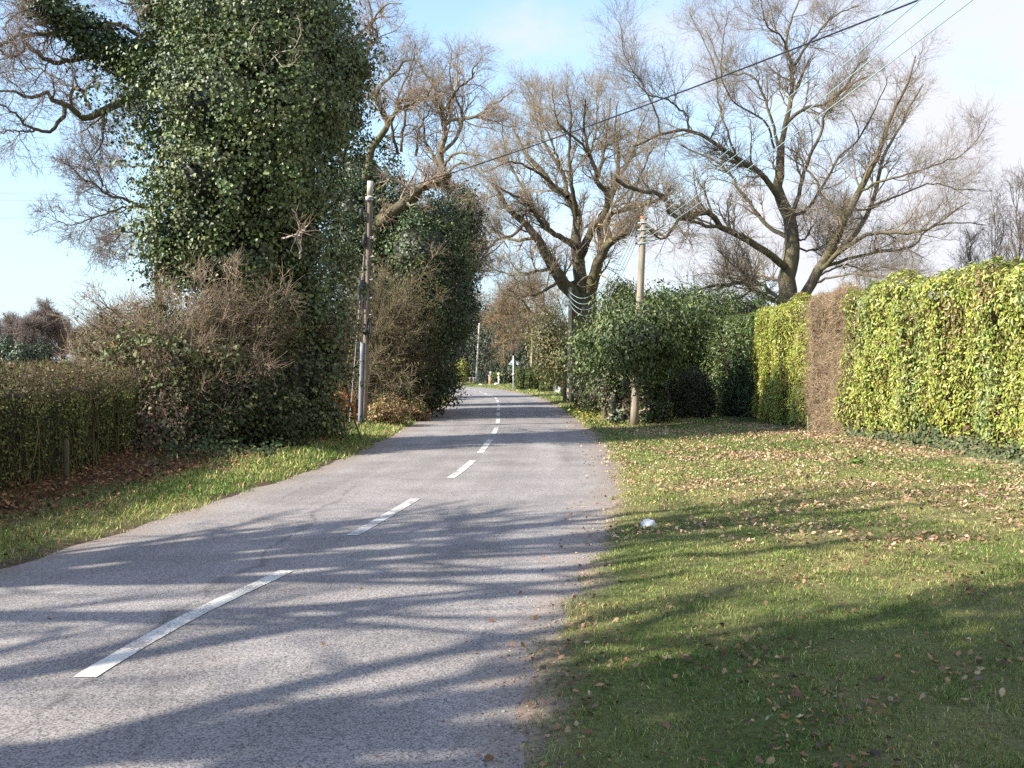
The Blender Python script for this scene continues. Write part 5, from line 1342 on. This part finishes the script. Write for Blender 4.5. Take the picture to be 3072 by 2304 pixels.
# grit and crumbs along the asphalt edge
a = Acc()
n = 5200
y = 4 * (26 / 4) ** R.random(n); sgn = np.where(R.random(n) < .75, 1, -1)
cx = np.interp(y, CLs[:800, 1], CLs[:800, 0]); x = cx + sgn * (HW(y) + R.normal(size=n) * .14 - .04)
z = np.maximum(gz(x, y), -.008)
r_ = .004 + .008 * R.random(n) ** 2.5
O = np.array([(1, 0, 0), (0, 1, 0), (-1, 0, 0), (0, -1, 0), (0, 0, .8), (0, 0, -.6)])
V = np.stack([x, y, z], -1)[:, None] + O[None] * r_[:, None, None] * (1 + .35 * R.normal(size=(n, 6, 1)))
T = np.array([(0, 1, 4), (1, 2, 4), (2, 3, 4), (3, 0, 4), (1, 0, 5), (2, 1, 5), (3, 2, 5), (0, 3, 5)])
a.add(V.reshape(-1, 3), None, (np.arange(n)[:, None, None] * 6 + T[None]).reshape(-1, 3), np.repeat(pal(n, [(.25, .2, .16), (.16, .13, .11), (.34, .3, .26)]), 6, 0))
tag(a.obj('grit', M_STONE), kind='stuff')
# ivy creeping at the foot of the right hedge
a = Acc(); n = 15000
y = R.uniform(11, 23.6, n); o = np.abs(R.normal(size=n)) * .36 * (.45 + .55 * sstep(21, 17, y)); x = hedge_x(y) + .15 - o
zz = R.random(n) ** 1.5 * np.clip(.42 - .6 * o, .03, 1) * (.7 + .5 * lumps(np.stack([y, y * 0, y * 0], -1) * 2))
P = np.stack([x, y, gz(x, y) + np.clip(zz, .01, 1)], -1)
N = np.stack([-.7 + 0 * x, -.35 + 0 * x, .6 + 0 * x], -1) + R.normal(size=(n, 3)) * .5
add_leaves(a, P, N, R.uniform(.04, .075, n), 'ivy', pal(n, [(.08, .105, .045), (.11, .135, .06), (.055, .075, .03), (.17, .15, .075)]), .3)
tag(a.obj('creeping_ivy', M_SHADE), kind='stuff')
# ivy, bracken and rough growth on the left bank
a = Acc(); n = 9000
y = R.uniform(16, 33, n); x = np.interp(y, CLs[:800, 1], CLs[:800, 0]) - 2.4 - R.uniform(.9, 2.6, n)
P = np.stack([x, y, gz(x, y) + R.random(n) ** 2 * .22], -1); k = lumps(P * 1.3 + 5) > .05; P = P[k]
N = np.array([.4, -.4, .8]) + R.normal(size=P.shape) * .5
add_leaves(a, P, N, R.uniform(.04, .07, len(P)), 'ivy', pal(len(P), [(.04, .07, .028), (.06, .09, .035), (.03, .05, .02)]), .2)
E = [ell(1790, 1252, 34, 30, 12, .3), ell(1745, 1240, 37, 22, 8, .3), ell(1860, 1283, 30, 26, 9, .25), ell(1915, 1290, 29.2, 40, 7, .3)]
foliage(a, E, 150, 5, .07, .1, 'laurel', [(.28, .3, .06), (.2, .24, .05), (.3, .22, .07)], up=.8)
tag(a.obj('bank_ground_cover', M_SHADE), kind='stuff')
for px, py, D, rx, ry, lab, cc in ((1000, 1225, 30.6, 75, 65, 'rusty brown dead bracken clump left of the left pole foot', [(.3, .13, .045), (.22, .1, .04), (.36, .2, .08)]),
                                 (1150, 1245, 30.5, 50, 35, 'pale brown dead bramble clump right of the left pole foot', [(.3, .2, .1), (.22, .14, .07), (.14, .14, .05)]),
                                 (1230, 1235, 33.5, 40, 25, 'small brown bramble clump on the verge past the left pole', [(.28, .2, .1), (.2, .13, .07), (.15, .15, .05)])):
    c = at(px, py, D); b = np.array([c[0], D, 0])
    E = [ell(px, py, D, rx, ry, .45)]
    thicket('bracken_clump', lab, 'bracken', b, E, 70, (7, 6), ((.2, .5), (.1, .3)), .0045, .008, cc[0], leaf=[dict(ells=E, n=260, per=6, cr=.09, size=.07, shape='dry', cols=cc, lump=.4)], spread=.3, up=-.03)
# grassy hummocks and a spiky green tuft on the right
c = gnd(2570, 1408); tp = thing('weed_tuft', 'bright green leafy weed tuft on the bare earth by the hedge', 'plant', c)
a = Acc(); n = 26; an = R.uniform(0, 2 * PI, n)
N = np.stack([np.cos(an) * .5, np.sin(an) * .5, np.ones(n)], -1); P = np.repeat(c[None], n, 0) + np.stack([np.cos(an), np.sin(an), 0 * an], -1) * .05; P[:, 2] = gz(P[:, 0], P[:, 1]) + R.uniform(.01, .08, n)
add_leaves(a, P, N, R.uniform(.09, .17, n), 'laurel', pal(n, [(.13, .22, .05), (.18, .26, .06)]), -.2); a.obj('leaves', M_HEDGE, tp)
c = gnd(2423, 1340); ct = thing('thin_stick', 'thin pale stick standing in the grass before the brown beech', 'stick', c)
a = Acc(); a.tubes(np.array([[c[0], c[1], 0], [c[0] + .01, c[1], .3], [c[0] - .005, c[1], .62]]), np.array([.007, .006, .005]), 6, (.45, .4, .22)); a.tubes(np.array([[c[0] - .02, c[1], .5], [c[0] + .16, c[1], .5]]), np.array([.005, .004]), 5, (.45, .4, .22)); a.obj('stem', M_TWIG, ct)

# crumpled white litter on the grass
c = gnd(1945, 1583); lt = Acc()
z0 = gz(c[0], c[1])[0] - .005
nu, nv = 20, 11
u = np.arange(nu) * 2 * PI / nu; v = np.linspace(.03, PI * .62, nv)
Dd = np.stack([np.sin(v)[:, None] * np.cos(u), np.sin(v)[:, None] * np.sin(u), np.cos(v)[:, None] + 0 * u], -1).reshape(-1, 3)
cr_ = np.abs(lumps(Dd * 4.5)) * .28 + np.abs(lumps(Dd * 9 + 3)) * .14
V = np.array([c[0], c[1], z0]) + Dd * np.array([.085, .062, .075]) * (1.12 - cr_ + R.normal(size=len(cr_)) * .05)[:, None]
i = np.arange(nv - 1)[:, None] * nu; j = np.arange(nu)[None]; j2 = (j + 1) % nu
lt.add(V, np.stack([i + j, i + nu + j, i + nu + j2, i + j2], -1).reshape(-1, 4), None, (.7, .72, .76))
tag(lt.obj('crumpled_paper', M_PAINT), 'crumpled white paper litter lying on the grass near the road edge', 'litter')

# ------------------------------------------------------------------ light
SUN_AZ, SUN_EL = math.radians(25), math.radians(35)
dirv = np.array([math.cos(SUN_AZ) * math.cos(SUN_EL), math.sin(SUN_AZ) * math.cos(SUN_EL), -math.sin(SUN_EL)])   # the way light travels
from mathutils import Vector
ld_ = bpy.data.lights.new('sun', 'SUN'); ld_.energy = 5.0; ld_.angle = math.radians(.5); ld_.color = (1.0, .925, .8)
lo = bpy.data.objects.new('sun', ld_); COL.objects.link(lo)
lo.rotation_euler = Vector(dirv).to_track_quat('-Z', 'Y').to_euler()
W = bpy.data.worlds.new('World'); SC.world = W; W.use_nodes = True
nt = W.node_tree; N = nt.nodes; L = nt.links; N.clear()
sky = nd(N, 'ShaderNodeTexSky', sky_type='NISHITA'); sky.sun_disc = False
sky.sun_elevation = SUN_EL
tos = -dirv
sky.sun_rotation = math.atan2(tos[0], tos[1])
sky.air_density = 1.0; sky.dust_density = .25; sky.ozone_density = 2.0
tc = nd(N, 'ShaderNodeTexCoord')
mp = nd(N, 'ShaderNodeMapping'); mp.inputs['Scale'].default_value = (1, 1, 2.0); mp.inputs['Location'].default_value = (.35, .2, .1)
L.new(tc.outputs['Generated'], mp.inputs[0])
nz = nd(N, 'ShaderNodeTexNoise', in_Scale=3.2, in_Detail=7.0, in_Roughness=.55); L.new(mp.outputs[0], nz.inputs['Vector'])
sp = nd(N, 'ShaderNodeSeparateXYZ'); L.new(tc.outputs['Generated'], sp.inputs[0])
# thin high haze, thicker toward the horizon
ab = nd(N, 'ShaderNodeMapRange'); ab.inputs[1].default_value = 0; ab.inputs[2].default_value = .4; ab.inputs[3].default_value = .85; ab.inputs[4].default_value = .0
L.new(sp.outputs['Z'], ab.inputs[0])
hz = nd(N, 'ShaderNodeMix', data_type='RGBA'); hz.inputs[7].default_value = (1.8, 2.5, 3.15, 1)
L.new(ab.outputs[0], hz.inputs[0]); L.new(sky.outputs[0], hz.inputs[6])
ad = nd(N, 'ShaderNodeMath', operation='MULTIPLY_ADD'); ad.inputs[1].default_value = .62; L.new(sp.outputs['X'], ad.inputs[0]); L.new(nz.outputs['Fac'], ad.inputs[2])
mr = nd(N, 'ShaderNodeMapRange', interpolation_type='SMOOTHSTEP'); mr.inputs[1].default_value = .5; mr.inputs[2].default_value = .74; mr.inputs[3].default_value = 0; mr.inputs[4].default_value = .95
L.new(ad.outputs[0], mr.inputs[0])
mx = nd(N, 'ShaderNodeMix', data_type='RGBA'); mx.inputs[7].default_value = (2.8, 2.78, 3.02, 1)
L.new(mr.outputs[0], mx.inputs[0]); L.new(hz.outputs[2], mx.inputs[6])
bg = nd(N, 'ShaderNodeBackground'); bg.inputs[1].default_value = .15
L.new(mx.outputs[2], bg.inputs[0])
wo = nd(N, 'ShaderNodeOutputWorld'); L.new(bg.outputs[0], wo.inputs[0])
SC.view_settings.view_transform = 'Standard'; SC.view_settings.look = 'None'
SC.view_settings.exposure = 1.2; SC.view_settings.gamma = 1
SC.cycles.use_denoising = False
SC.cycles.max_bounces = 6; SC.cycles.diffuse_bounces = 3; SC.cycles.glossy_bounces = 2; SC.cycles.transmission_bounces = 3
SC.cycles.sample_clamp_indirect = 6
